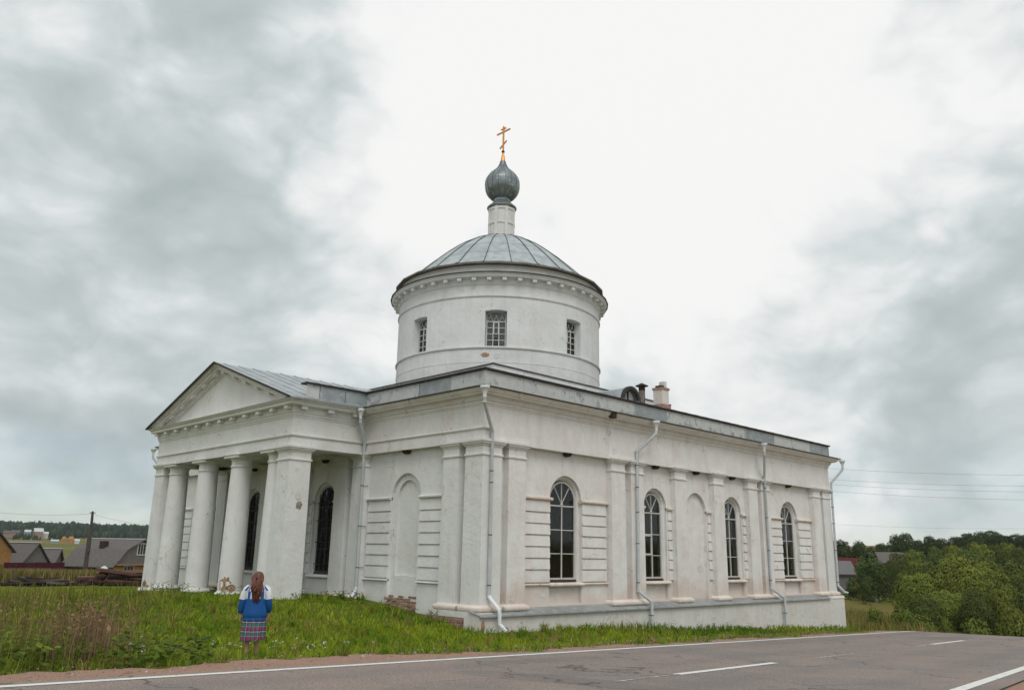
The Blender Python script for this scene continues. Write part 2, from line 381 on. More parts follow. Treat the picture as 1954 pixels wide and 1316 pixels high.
def ground_z(x, y):
    x = np.asarray(x, float); y = np.asarray(y, float); sh = x.shape; x = x.ravel(); y = y.ravel()
    dx, dy = x-CAM[0], y-CAM[1]; d = np.hypot(dx, dy); az = np.degrees(np.arctan2(dy, dx))
    ia = np.clip(np.searchsorted(_az, az, 'right')-1, 0, len(_az)-2); fa = (az-_az[ia])/(_az[ia+1]-_az[ia]); fa = fa*fa*(3-2*fa)
    ld = np.clip(np.searchsorted(FD, d, 'right')-1, 0, len(FD)-2); fd = np.clip((d-FD[ld])/(FD[ld+1]-FD[ld]), 0, 1)
    far = (_tab[ia, ld]*(1-fd)+_tab[ia, ld+1]*fd)*(1-fa) + (_tab[ia+1, ld]*(1-fd)+_tab[ia+1, ld+1]*fd)*fa
    far = far + .4*np.sin(x*.031+1)*np.cos(y*.027)*np.clip(d/150, 0, 1)
    near = np.full(x.shape, 0.0); q = d < 75
    if q.any():
        r2 = (x[q, None]-_P[None, :, 0])**2+(y[q, None]-_P[None, :, 1])**2
        near[q] = tpsk(r2)@_W[:_n] + _W[_n] + x[q]*_W[_n+1] + y[q]*_W[_n+2]
        near[q] += .035*np.sin(x[q]*1.3+.7)*np.sin(y[q]*1.1)+.02*np.sin(x[q]*2.9)*np.cos(y[q]*2.3+1)
    w = np.clip((d-34)/24, 0, 1); w = w*w*(3-2*w)
    # east of the church the lawn ends and the bank drops away at once
    z = near*(1-w)+far*w
    s, o = road_so(x, y); rz = road_z(x, y)-.05
    wr = np.clip((o+12.2)/2.2, 0, 1)*np.clip((6.5-o)/3.0, 0, 1); wr = wr*wr*(3-2*wr)
    wr = wr*np.clip((95-s)/30, 0, 1)
    z = z*(1-wr)+rz*wr
    return z.reshape(sh)
def gz(x, y): return float(ground_z(np.array([x]), np.array([y]))[0])
def axis_lines(c, near, step, far):
    a = [0.0]; st = step
    while a[-1] < far:
        if a[-1] > near: st *= 1.16
        a.append(a[-1]+st)
    a = np.array(a); return np.concatenate([c-a[:0:-1], c+a])
gx = axis_lines(2.0, 34, .6, 6500); gy = axis_lines(2.0, 34, .6, 6500)
GX, GY = np.meshgrid(gx, gy); GZ = ground_z(GX, GY)
nx_, ny_ = len(gx), len(gy)
vv = np.stack([GX.ravel(), GY.ravel(), GZ.ravel()], 1)
ii = (np.arange(ny_-1)[:, None]*nx_+np.arange(nx_-1)[None]).ravel()
ff = np.stack([ii, ii+1, ii+nx_+1, ii+nx_], 1).ravel()
k = Mat('meadow_ground', .95, spec=.05)
c = k.mix(k.rng(k.noise(.35, 8), .35, .68), (.085, .125, .018), (.14, .15, .032))
c = k.mix(k.rng(k.noise(.045, 6), .45, .62), c, (.16, .115, .038))          # ripe, brown-gold patches of the far meadows
c = k.mix(k.rng(k.noise(.011, 5), .5, .58), c, (.22, .15, .06))
c = k.mix(k.math('MULTIPLY', k.rng(k.noise(3.5, 6), .5, .75), .6), c, (.055, .085, .014))
k.col(c); k.bump(k.noise(9, 6), .8, .06); GROUND = k.m
me = raw_mesh('ground', vv, ff, np.full(len(ii), 4), GROUND)
me.polygons.foreach_set('use_smooth', [True]*len(me.polygons))
tag(link(bpy.data.objects.new('ground', me)), 'grassy meadow ground around the church, rolling out to far hills', 'ground', kind='structure')

# ------------------------------------------------------------------ road
def strip(name, o0, o1, s_list, lift, mat, thick=.0, wob=None):
    V = []; F = []
    for s in s_list:
        for j, o in enumerate((o0(s) if callable(o0) else o0, o1(s) if callable(o1) else o1)):
            x = CAM[0]+RD2[0]*s+RS2[0]*o; y = CAM[1]+RD2[1]*s+RS2[1]*o
            V.append((x, y, float(road_z(x, y))+lift))
    n = len(s_list)
    for i in range(n-1): F.append((2*i, 2*i+1, 2*i+3, 2*i+2))
    b = MB(); b.add(V, F); return b.build(name, mat, recalc=False)
k = Mat('worn_asphalt', .85, spec=.25)
c = k.mix(k.rng(k.noise(.8, 6), .35, .7), (.265, .225, .208), (.335, .275, .243))
c = k.mix(k.rng(k.noise(.28, 6, .6, (1.0, 1.0, 1.0), 1.0), .46, .62), c, (.375, .285, .24))
od = N(k.n, 'ShaderNodeVectorMath', operation='DOT_PRODUCT'); k.l.new(k.pos(), od.inputs[0]); od.inputs[1].default_value = (RS2[0], RS2[1], 0)
off_ = k.math('SUBTRACT', od.outputs['Value'], float(CAM[0]*RS2[0]+CAM[1]*RS2[1]))                    # metres across the road
wob = k.math('MULTIPLY', k.math('SUBTRACT', k.noise(.35, 3), .5), .5)
for tc_ in (-8.15, -6.65, -4.85, -3.35):                                                              # wheel tracks polished by traffic
    d_ = k.math('ABSOLUTE', k.math('SUBTRACT', k.math('ADD', off_, wob), tc_), 0)
    c = k.mix(k.math('MULTIPLY', k.rng(d_, .42, .08), .32), c, (.20, .175, .165))
vo = N(k.n, 'ShaderNodeTexVoronoi', inp={'Scale': 46.0}); k.l.new(k.pos(), vo.inputs['Vector'])
c = k.mix(k.math('MULTIPLY', k.rng(vo.outputs['Distance'], .25, .62), .62), c, (.095, .085, .082))
c = k.mix(k.math('MULTIPLY', k.rng(k.noise(85, 2), .58, .70), .55), c, (.42, .39, .36))
patchn = k.rng(k.noise(.16, 2, .3, (1, 1, 1), .6), .585, .595)
c = k.mix(k.math('MULTIPLY', patchn, .35), c, (.13, .115, .11))
cr = N(k.n, 'ShaderNodeTexVoronoi', feature='DISTANCE_TO_EDGE', inp={'Scale': .38})
wp = N(k.n, 'ShaderNodeTexNoise', inp={'Scale': 1.5, 'Detail': 6.0}); k.l.new(k.pos(), wp.inputs['Vector'])
vadd = N(k.n, 'ShaderNodeVectorMath', operation='ADD'); k.l.new(k.pos(), vadd.inputs[0]); k.l.new(wp.outputs['Color'], vadd.inputs[1]); k.l.new(vadd.outputs[0], cr.inputs['Vector'])
c = k.mix(k.math('MULTIPLY', k.rng(cr.outputs['Distance'], .012, .003), k.rng(k.noise(.3, 3), .42, .55, .15, .75)), c, (.055, .05, .05))
k.col(c); k.bump(k.noise(70, 3), .6, .010); ASPH = k.m
S1 = list(np.arange(-90, 34, 3.0))+list(np.arange(34, 80, 1.0))
tag(strip('road', -9.32, -2.1, S1, 0.0, ASPH), 'two lane worn grey asphalt road running past the church', 'road', kind='structure')
def paint(name, wear):
    k = Mat(name, .7, spec=.2)
    c = k.mix(k.rng(k.noise(7, 8, .72), .57-wear, .66-wear*.8), (.72, .71, .67), (.30, .26, .245))
    k.col(k.mix(k.math('MULTIPLY', k.rng(k.noise(60, 3), .5, .75), .35), c, (.36, .34, .32))); return k.m
PAINT = paint('road_paint', 0.0); PAINT_W = paint('worn_road_paint', .14)
lf = .005
tag(strip('edge_line', -9.08, -8.93, S1, lf, PAINT), 'solid white painted line along the road edge beside the church', 'road marking', kind='structure')
tag(strip('edge_line', -2.56, -2.40, S1, lf, PAINT), 'solid white painted line along the road edge opposite the church', 'road marking', kind='structure')
for s0, s1 in ((-20.5, -16.6), (-4.7, -.9), (11.09, 14.75), (26.5, 30.9), (43.2, 47)):
    tag(strip('centre_dash', -5.80, -5.66, list(np.linspace(s0, s1, 6)), lf, PAINT), 'white painted centre dash on the grey asphalt road', 'road marking', 'white dashes along the road centre', kind='structure')
for s0, s1 in ((9.4, 11.05), (16.8, 19.3), (24.6, 26.4), (31.0, 33.5)):
    tag(strip('worn_dash', -5.745, -5.705, list(np.linspace(s0, s1, 8)), lf, PAINT_W), 'thin worn remnant of an old white centre line on the road', 'road marking', 'worn remnants of the old centre line', kind='structure')
k = Mat('red_gravel', .95, spec=.1)
c = k.mix(k.rng(k.noise(1.2, 7), .35, .7), (.43, .255, .185), (.34, .225, .175))
vo = N(k.n, 'ShaderNodeTexVoronoi', inp={'Scale': 38.0}); k.l.new(k.pos(), vo.inputs['Vector'])
c = k.mix(k.math('MULTIPLY', k.rng(vo.outputs['Distance'], .25, .6), .5), c, (.18, .12, .09))
c = k.mix(k.math('MULTIPLY', k.rng(k.noise(42, 3), .62, .72), .7), c, (.44, .34, .28)); k.col(c)
k.bump(k.noise(35, 4), .7, .02); GRAV = k.m
def edge_w(s): return -10.0-.22*math.sin(s*.9)-.06*math.sin(s*11.3+2)-.05*math.sin(s*17.1)-.12*math.sin(s*2.7+1)-.07*math.sin(s*6.1)-(.42 if s < 6 else max(0, .42-(s-6)*.05))*1.0+(.22 if s > 12 else 0)
SG = list(np.arange(-60, 45, .12))
tag(strip('gravel_shoulder', edge_w, -9.2, SG, -.022, GRAV), 'reddish gravel shoulder between the road and the grass', 'shoulder', kind='structure')
tag(strip('gravel_shoulder', -2.22, lambda s: 1.2+.2*math.sin(s*.8), SG, -.022, GRAV), 'reddish gravel shoulder on the road side opposite the church', 'shoulder', kind='structure')
# ------------------------------------------------------------------ church
L, W = 23.67, 23.96                                # south and west front
CX, CY = 11.88, 11.98
church = empty('church', (CX, CY, -.6))
tag(church, 'white classical church with columned portico, round drum, grey dome and gilded cross', 'church')
TS = lambda a, o, z: (a, -o, z)                     # south front: a runs east, o outwards
TW = lambda a, o, z: (-o, a, z)                     # west front: a runs north
FZ = 5.011                                          # underside of the entablature
def mb(T): b = MB(); b.T = T; return b
def arch(ac, hw, zb, zs, n=14):                     # opening outline, bottom left -> over the arch -> bottom right
    p = [(ac-hw, zb), (ac-hw, (zb+zs)/2), (ac-hw, zs)]
    p += [(ac-hw*math.cos(math.pi*k/n), zs+hw*math.sin(math.pi*k/n)) for k in range(1, n)]
    return p+[(ac+hw, zs), (ac+hw, (zb+zs)/2), (ac+hw, zb)]
SPR = 3.45
def bay(b, a0, a1, z0, z1, ac, hw, zb, o):          # flat wall with an arched hole
    pr = arch(ac, hw, zb, SPR); n = len(pr)
    b.add([(a0, o, z0), (ac-hw, o, z0), (ac-hw, o, zb), (ac-hw, o, SPR), (a0, o, SPR), (a0, o, z1)], [(0, 1, 2, 3, 4)])
    b.add([(a1, o, z0), (ac+hw, o, z0), (ac+hw, o, zb), (ac+hw, o, SPR), (a1, o, SPR), (a1, o, z1)], [(4, 3, 2, 1, 0)])
    if zb > z0+.01: b.add([(ac-hw, o, z0), (ac+hw, o, z0), (ac+hw, o, zb), (ac-hw, o, zb)], [(0, 1, 2, 3)])
    top = [(a, z1) for a, z in pr[2:n-2]]; low = pr[2:n-2]; m = len(low)
    b.add([(a, o, z) for a, z in low]+[(a, o, z) for a, z in top], [(k, k+1, m+k+1, m+k) for k in range(m-1)])
    b.add([(a0, o, SPR), (ac-hw, o, SPR), (ac-hw, o, z1), (a0, o, z1)], [(0, 1, 2, 3)])
    b.add([(a1, o, SPR), (ac+hw, o, SPR), (ac+hw, o, z1), (a1, o, z1)], [(3, 2, 1, 0)])
def sweep(b, p0, o0, p1, o1):                       # strip between two equal outlines at two depths
    n = len(p0)
    b.add([(a, o0, z) for a, z in p0]+[(a, o1, z) for a, z in p1], [(k, k+1, n+k+1, n+k) for k in range(n-1)])
def fill(b, p, o): b.add([(a, o, z) for a, z in p], [tuple(range(len(p)))])
LINES = [3.37, 2.97, 2.61, 2.25, 1.88, 1.52, 1.16, .76]
WO = -.25
def blocks(T, wall, a0, a1, mat, z_first=0):
    for i in range(z_first, len(LINES)-1):
        b = mb(T); w = random.uniform(-.004, .006); z1, z0 = LINES[i]-.012, LINES[i+1]+.038
        b.add([(a0, WO-.02, z0), (a1, WO-.02, z0), (a1, WO+.058+w, z0), (a0, WO+.058+w, z0), (a0, WO-.02, z1), (a1, WO-.02, z1), (a1, WO+.034+w, z1), (a0, WO+.034+w, z1)],
              [(0,3,2,1),(4,5,6,7),(0,1,5,4),(1,2,6,5),(2,3,7,6),(3,0,4,7)])
        b.build('rusticated_block', mat, wall)
def pane_poly(T, poly, o, win, name='pane'):
    b = mb(T); b.prism(poly, o-.004, o+.004); return b.build(name, GLASS, win)
def window(T, ac, hw, grille=False, vent=False):
    FRAME, SASH = (DFRAME, DFRAME) if grille else (globals()['FRAME'], globals()['SASH'])
    """arched window: frame, sashes, fanlight, panes, curtain"""
    zb, sp = .86, 3.40; fi = hw-.13; go = fi-.055; O = -.45
    b = mb(T); b.ring(arch(ac, fi, zb, sp), arch(ac, go, zb+.06, sp), O-.05, O+.04, 0)
    win = b.build('window', FRAME, church, smooth=30)
    b = mb(T)
    b.box(ac-go, ac+go, O-.03, O+.045, 3.225, 3.275)
    b.build('transom', FRAME, win)
    b = mb(T); b.box(ac-.017, ac+.017, O-.03, O+.03, zb+.05, 3.22); b.build('glazing_bar', SASH, win)
    rows = [zb+.06, 1.69, 2.46, 3.21]
    for z in rows[1:3]:
        b = mb(T); b.box(ac-go, ac-.017, O-.025, O+.024, z-.012, z+.012); b.box(ac+.017, ac+go, O-.025, O+.024, z-.012, z+.012); b.build('glazing_bar', SASH, win)
    c0 = (ac, 3.32); top = sp+go
    for an in (-.60, 0, .60):
        l = (go+.06)/math.cos(an*.6); d = (math.sin(an), math.cos(an)); nx, nz = d[1]*.010, -d[0]*.010
        b = mb(T); b.prism([(c0[0]-nx, c0[1]-nz), (c0[0]+nx, c0[1]+nz), (c0[0]+d[0]*l+nx, c0[1]+d[1]*l+nz), (c0[0]+d[0]*l-nx, c0[1]+d[1]*l-nz)], O-.02, O+.02); b.build('glazing_bar', SASH, win)
    b = mb(T); b.prism([(ac+.06*math.cos(q), 3.29+.06*math.sin(q)) for q in np.linspace(0, math.pi, 9)], O-.02, O+.03); b.build('fan_hub', SASH, win)
    for r in range(3):
        for s in (0, 1):
            a0, a1 = (ac-go, ac-.02) if s == 0 else (ac+.02, ac+go)
            pane_poly(T, [(a0, rows[r]), (a1, rows[r]), (a1, rows[r+1]), (a0, rows[r+1])], O+random.uniform(-.006, .006), win)
    if vent:
        b = mb(T); b.ring([(ac-go, 1.71), (ac-.02, 1.71), (ac-.02, 2.44), (ac-go, 2.44)], [(ac-go+.05, 1.76), (ac-.07, 1.76), (ac-.07, 2.39), (ac-go+.05, 2.39)], O, O+.05); b.build('vent_sash', SASH, win)
    angs = [math.pi, math.pi/2+.60, math.pi/2, math.pi/2-.60, 0]
    for i in range(4):
        q = np.linspace(angs[i], angs[i+1], 5); poly = [(ac, 3.30)]
        for t in q:
            poly.append((ac+go*math.cos(t)*1.0, max(3.29, sp+go*math.sin(t))))
        if i in (0,): poly[1] = (ac-go, 3.29); poly.insert(2, (ac-go, sp))
        if i == 3: poly[-1] = (ac+go, sp); poly.append((ac+go, 3.29))
        pane_poly(T, poly, O, win)
    # curtain hanging inside
    b = mb(T); nn = 40; vs = []; fs = []
    for k_ in range(nn+1):
        a = ac-go-.15+(2*go+.3)*k_/nn; o = O-.13+.03*math.sin(k_*1.9)+.02*math.sin(k_*.7)
        vs += [(a, o, 1.66+.03*math.sin(k_*.5)), (a, o, 3.27)]
    fs = [(2*k_, 2*k_+2, 2*k_+3, 2*k_+1) for k_ in range(nn)]
    b.add(vs, fs); b.build('curtain', CURT, win)
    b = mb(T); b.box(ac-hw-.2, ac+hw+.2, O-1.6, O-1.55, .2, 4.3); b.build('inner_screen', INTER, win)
    b = mb(T); b.frustum((ac-fi, ac+fi, O+.0, O+.10), (ac-fi, ac+fi, O+.0, O+.07), zb-.07, zb-.001); b.build('window_board', WOOD_D if not grille else FRAME, win)
    if grille:
        g = mb(T)
        for x_ in np.linspace(-.44, .44, 6): g.tube([(ac+x_, O+.12, .84), (ac+x_, O+.12, sp+math.sqrt(max(0, fi*fi-x_*x_))-.04)], .014, 6)
        gr = g.build('window_grille', IRON, church, smooth=30)
        for z in (1.15, 1.95, 2.75, 3.4):
            b = mb(T); b.box(ac-fi, ac+fi, O+.105, O+.135, z-.016, z+.016); b.build('cross_bar', IRON, gr)
    return win
DFRAME = flat('dark_window_frame', (.10, .085, .075), .6)
def sill(T, a0, a1, mat, z=.66):
    b = mb(T)
    b.stack([(a0, a1, -.45, -.155, z), (a0-.01, a1+.01, -.45, -.125, z+.035), (a0-.01, a1+.01, -.45, -.135, z+.075), (a0, a1, -.45, -.20, z+.115)])
    b.build('window_sill', mat, church)
def impost(T, a0, a1, mat):
    b = mb(T); b.stack([(a0, a1, WO-.05, WO+.07, 3.37), (a0-.0, a1+.0, WO-.05, WO+.115, 3.41), (a0, a1, WO-.05, WO+.115, 3.455), (a0, a1, WO-.05, WO+.06, 3.485)]); b.build('impost_moulding', mat, church)
def string(T, a0, a1, mat):
    b = mb(T); b.stack([(a0, a1, WO-.05, WO+.05, .69), (a0, a1, WO-.05, WO+.085, .715), (a0, a1, WO-.05, WO+.07, .755)]); b.build('sill_band', mat, church)
def keystone(T, ac, hw):
    b = mb(T); z0 = SPR+hw*.995
    b.frustum((ac-.13, ac+.13, WO-.05, WO+.014), (ac-.19, ac+.19, WO-.05, WO+.014), z0, FZ-.02); b.build('keystone', WHITE, church)
def putlog(T, ac):
    b = mb(T); b.frustum((ac-.10, ac+.09, WO-.05, -.10), (ac-.19, ac+.17, WO-.05, -.05), FZ-.115, FZ+.02); b.build('rotten_beam_end', WOOD_D, church)
def capital_rects(a0, a1, b0, b1, full):
    # profile of neck, astragal, cavetto and abacus: (grow, z)
    prof = [(0, 4.57), (.035, 4.585), (.035, 4.635), (0, 4.65), (0, 4.86), (.03, 4.875), (.03, 4.90), (.075, 4.93), (.09, 4.945), (.09, 4.985), (.125, 5.0), (.125, 5.065)]
    return [(a0-g, a1+g, b0 if not full else b0-g, b1+g, z) for g, z in prof]
def pilaster(T, a0, a1, mat):
    b = mb(T); b.frustum((a0-.012, a1+.012, WO-.05, .006), (a0+.008, a1-.008, WO-.05, -.006), .13, 4.60)
    p = b.build('pilaster', mat, church)
    b = mb(T); b.stack(capital_rects(a0+.008, a1-.008, WO-.05, -.004, False)); b.build('capital', TRIM, p)
def torus_base(T, a0, a1, mat):
    b = mb(T); pr = [(.06, -.02), (.095, .0), (.118, .035), (.122, .075), (.112, .11), (.08, .14), (.03, .155), (.012, .18)]
    b.stack([(a0-g, a1+g, WO-.05, g, z) for g, z in pr]); return b.build('base_moulding', mat, church, smooth=50)

PIL = [(1.11, 1.89), (6.24, 7.02), (7.36, 8.14), (10.16, 10.94), (12.93, 13.71), (15.70, 16.48), (16.80, 17.58), (21.82, 22.60)]
def front(T, LEN, mat, south):
    sc = LEN/23.67
    P = [(a*1.0, b_) for a, b_ in PIL]
    if not south:                                   # the west front is a touch longer: same bays, mirrored about its middle
        half = [(1.11, 1.89), (6.24, 7.02), (7.36, 8.14), (10.16, 10.94)]
        P = half+[(LEN-b_, LEN-a) for a, b_ in reversed(half)]
    E0, E1 = .82, LEN-.82
    zlo = -.05 if south else -.9
    cen = [(P[0][1]+P[1][0])/2, (P[2][1]+P[3][0])/2, (P[3][1]+P[4][0])/2, (P[4][1]+P[5][0])/2, (P[6][1]+P[7][0])/2]
    lim = [(P[0][1], P[1][0]), (P[2][1], P[3][0]), (P[3][1], P[4][0]), (P[4][1], P[5][0]), (P[6][1], P[7][0])]
    kinds = ['win', 'win', 'niche', 'win', 'win'] if south else ['blind', 'barred', 'door', 'barred', 'blind']
    hws = [.80, .72, .72, .72, .80]
    wall = mb(T)
    # wall strips behind and between pilasters
    xs = [E0-.3]+[q for p in P for q in p]+[E1+.3]
    edges = [(E0-.3, P[0][1]), (P[1][0], P[2][1]), (P[3][0], P[3][1]), (P[4][0], P[4][1]), (P[5][0], P[6][1]), (P[7][0], E1+.3)]
    for a0, a1 in edges: wall.add([(a0, WO, zlo), (a1, WO, zlo), (a1, WO, FZ+.1), (a0, WO, FZ+.1)], [(0, 1, 2, 3)])
    for (a0, a1), ac, hw, kd in zip(lim, cen, hws, kinds):
        if kd in ('win', 'barred'):
            bay(wall, a0, a1, .66 if kd == 'win' else .60, FZ+.1, ac, hw, .72, WO)
            o1, o2, o3 = arch(ac, hw, .72, SPR), arch(ac, hw-.06, .72, SPR-.01), arch(ac, hw-.125, .72, SPR-.03)
            sweep(wall, o1, WO, o1, -.36); sweep(wall, o1, -.36, o2, -.36); sweep(wall, o2, -.36, o3, -.49)
            # apron panel under the sill
            if kd == 'win':
                z0, z1 = .11, .66
                wall.add([(a0, WO, zlo), (ac-hw, WO, zlo), (ac-hw, WO, z1), (a0, WO, z1)], [(0, 1, 2, 3)])
                wall.add([(ac+hw, WO, zlo), (a1, WO, zlo), (a1, WO, z1), (ac+hw, WO, z1)], [(0, 1, 2, 3)])
                wall.add([(ac-hw, WO, zlo), (ac+hw, WO, zlo), (ac+hw, WO, z0), (ac-hw, WO, z0)], [(0, 1, 2, 3)])
                wall.add([(ac-hw, WO, z0), (ac+hw, WO, z0), (ac+hw, WO, z1), (ac-hw, WO, z1), (ac-hw, WO-.12, z0), (ac+hw, WO-.12, z0), (ac+hw, WO-.12, z1), (ac-hw, WO-.12, z1)],
                         [(0, 1, 5, 4), (1, 2, 6, 5), (2, 3, 7, 6), (3, 0, 4, 7), (4, 5, 6, 7)])
            else:
                wall.add([(a0, WO, zlo), (a1, WO, zlo), (a1, WO, .60), (a0, WO, .60)], [(0, 1, 2, 3)])
        elif kd == 'niche':
            bay(wall, a0, a1, zlo, FZ+.1, ac, hw, zlo+.001, WO); o1 = arch(ac, hw, zlo, SPR); sweep(wall, o1, WO, o1, WO-.13); fill(wall, o1, WO-.13)
        elif kd == 'blind':
            bay(wall, a0, a1, zlo, FZ+.1, ac, hw, zlo+.001, WO); o1 = arch(ac, hw, zlo, SPR); o2 = arch(ac, .56, .88, SPR+.02)
            sweep(wall, o1, WO, o1, WO-.10)
            n = len(o1); q2 = [(ac-.56, zlo)]+o2[1:-1]+[(ac+.56, zlo)]
            q2[1] = (ac-.56, 2.0); q2[-2] = (ac+.56, 2.0)
            sweep(wall, o1, WO-.10, q2, WO-.10)
            wall.add([(ac-.56, WO-.10, zlo), (ac+.56, WO-.10, zlo), (ac+.56, WO-.10, .88), (ac-.56, WO-.10, .88)], [(0, 1, 2, 3)])
            sweep(wall, o2, WO-.10, o2, WO-.19); fill(wall, o2, WO-.19)
            wall.add([(ac-.56, WO-.10, .88), (ac+.56, WO-.10, .88), (ac+.56, WO-.19, .88), (ac-.56, WO-.19, .88)], [(0, 1, 2, 3)])
        elif kd == 'door':
            bay(wall, a0, a1, -.05, FZ+.1, ac, .85, -.04, WO); o1 = arch(ac, .85, -.05, SPR); sweep(wall, o1, WO, o1, -.55)
    wo = wall.build('wall', mat, church)
    for (a0, a1), ac, hw, kd in zip(lim, cen, hws, kinds):
        pan = [(a0+.07, ac-hw-.012), (ac+hw+.012, a1-.07)]
        if kd == 'door':
            d = mb(T); d.box(ac-.86, ac+.86, -.62, -.545, -.05, 3.2); do = d.build('door', WOOD_D, church)
            for s in (-1, 1):
                for z0, z1 in ((.15, 1.1), (1.25, 2.1), (2.25, 3.05)):
                    b = mb(T); b.box(ac+s*.43-.3, ac+s*.43+.3, -.56, -.52, z0, z1); b.build('door_panel', WOOD_D, do)
            b = mb(T); b.prism(arch(ac, .85, 3.2, SPR), -.60, -.55); b.build('fanlight_board', WOOD_D, do)
            continue
        narrow = (a1-a0) < 3
        for j, (p0, p1) in enumerate(pan):
            if narrow: p0, p1 = (a0+.005, ac-hw-.06) if j == 0 else (ac+hw+.06, a1-.005)
            blocks(T, wo, p0, p1, mat)
            ex = .0 if narrow else .07
            impost(T, a0 if j == 0 else ac+hw-ex*(kd != 'blind'), ac-hw+ex*(kd != 'blind') if j == 0 else a1, PINKISH if south else TRIM)
            if not narrow: string(T, a0 if j == 0 else ac+hw, ac-hw if j == 0 else a1, PINKISH if south else TRIM)
        keystone(T, ac, hw)
        putlog(T, ac-.02)
        if kd in ('win', 'barred'):
            window(T, ac, hw, kd == 'barred', vent=(south and abs(ac-9.15) < .3))
            sill(T, ac-hw-(.02 if not narrow else .1), ac+hw+(.02 if not narrow else .1), PINKISH if south else TRIM)
    for a0, a1 in P: pilaster(T, a0, a1, mat)
    bm_ = PINKISH
    for a0, a1 in ((E0+.123, P[0][1]), (P[1][0], P[2][1]), (P[3][0], P[3][1]), (P[4][0], P[4][1]), (P[5][0], P[6][1]), (P[7][0], E1-.123)):
        torus_base(T, a0, a1, bm_)
    return wo
front(TS, L, WHITE_S, True)
front(TW, W, WHITE, False)
# corner piers
for (x0, y0) in ((0, 0), (L-.82, 0), (0, W-.82)):
    b = MB(); b.stack([(x0-.008, x0+.828, y0-.008, y0+.828, .13), (x0+.006, x0+.814, y0+.006, y0+.814, 4.60)])
    p = b.build('corner_pilaster', WHITE, church)
    b = MB(); b.stack(capital_rects(x0+.006, x0+.814, y0+.006, y0+.814, True)); b.build('capital', TRIM, p)
    b = MB(); pr = [(.06, -.02), (.095, .0), (.118, .035), (.122, .075), (.112, .11), (.08, .14), (.03, .155), (.012, .18)]
    b.stack([(x0-g, x0+.82+g, y0-g, y0+.82+g, z) for g, z in pr]); b.build('base_moulding', PINKISH, church, smooth=50)
# north and east walls
b = MB(); b.box(L-.25, L-.05, .82, W-.3, -2, FZ+.1); b.build('wall', WHITE, church)
b = MB(); b.box(.82, L-.26, W-.25, W-.05, -2, FZ+.1); b.build('wall', WHITE, church)
# entablature
prof = [(-.3, FZ), (0, FZ), (0, 6.12), (.02, 6.125), (.02, 6.17), (.045, 6.18), (.045, 6.24), (.10, 6.28), (.13, 6.36), (.14, 6.40), (.31, 6.42), (.32, 6.455), (.37, 6.48), (.43, 6.555), (.45, 6.60), (-.3, 6.605)]
b = MB(); vs = []
for o, z in prof: vs += [(-o, -o, z), (L+o, -o, z), (L+o, W+o, z), (-o, W+o, z)]
b.add(vs, [(4*i+k_, 4*i+(k_+1)%4, 4*i+4+(k_+1)%4, 4*i+4+k_) for i in range(len(prof)-1) for k_ in range(4)])
b.build('entablature', WHITE_S, church)
b = MB(); b.stack([(-.03, 0.05, -.03, 6.3, 5.375), (-.05, 0.05, -.05, 6.3, 5.40), (-.05, .05, -.05, 6.3, 5.435), (-.02, .05, -.02, 6.3, 5.46)]); b.build('fillet', TRIM, church)
b = MB(); b.stack([(.05, .30, -.03, .05, 5.375), (.05, .30, -.05, .05, 5.40), (.05, .30, -.05, .05, 5.435), (.05, .30, -.02, .05, 5.46)]); b.build('fillet', TRIM, church)
b = MB(); b.stack([(-.03, 0.05, 17.65, W, 5.375), (-.05, 0.05, 17.65, W, 5.40), (-.05, .05, 17.65, W, 5.435), (-.02, .05, 17.65, W, 5.46)]); b.build('fillet', TRIM, church)
# rotten spot in the cornice
b = MB(); b.box(5.72, 5.98, -.47, -.30, 6.40, 6.625); b.build('rotten_board', WOOD_D, church)
# eaves sheet, parapet of metal sheets, cap
def rect_ring(b, o0, z0, o1, z1, x0=0, x1=L, y0=0, y1=W):
    b.add([(x0-o0, y0-o0, z0), (x1+o0, y0-o0, z0), (x1+o0, y1+o0, z0), (x0-o0, y1+o0, z0), (x0-o1, y0-o1, z1), (x1+o1, y0-o1, z1), (x1+o1, y1+o1, z1), (x0-o1, y1+o1, z1)],
          [(k_, (k_+1)%4, 4+(k_+1)%4, 4+k_) for k_ in range(4)])
b = MB(); rect_ring(b, .49, 6.585, .50, 6.605); rect_ring(b, .50, 6.605, .50, 6.625); rect_ring(b, .50, 6.625, .055, 6.70); b.build('eaves_sheet', DARKEDGE, church, recalc=False)
nsh = 12
def sheets(T, LEN, a_from=0.0, a_to=None, o=.062, z0=6.66, z1=7.215, n=12):
    a_to = LEN if a_to is None else a_to; cut = np.linspace(a_from, a_to, n+1); cut[1:-1] += rng.uniform(-.35, .35, n-1)
    for i in range(n):
        b = mb(T); j = random.uniform(0, .008)
        b.box(cut[i]-.03, cut[i+1], o-.03, o+j, z0, z1); b.box(cut[i+1]-.012, cut[i+1]+.012, o, o+.022, z0, z1)
        b.build('parapet_sheet', BAND, church)
sheets(TS, L, -.06, L+.06); sheets(TW, W, -.06, 6.25, n=4); sheets(TW, W, 17.7, W+.06, n=4)
b = MB(); b.box(L+.03, L+.06, 0, W, 6.66, 7.215); b.build('parapet_sheet', BAND, church)
b = MB(); b.box(0, L, W+.03, W+.06, 6.66, 7.215); b.build('parapet_sheet', BAND, church)
b = MB(); rect_ring(b, .04, 7.20, .145, 7.215); rect_ring(b, .145, 7.215, .15, 7.275); rect_ring(b, .15, 7.275, -.3, 7.31); b.build('parapet_cap', DARKEDGE, church, recalc=False)
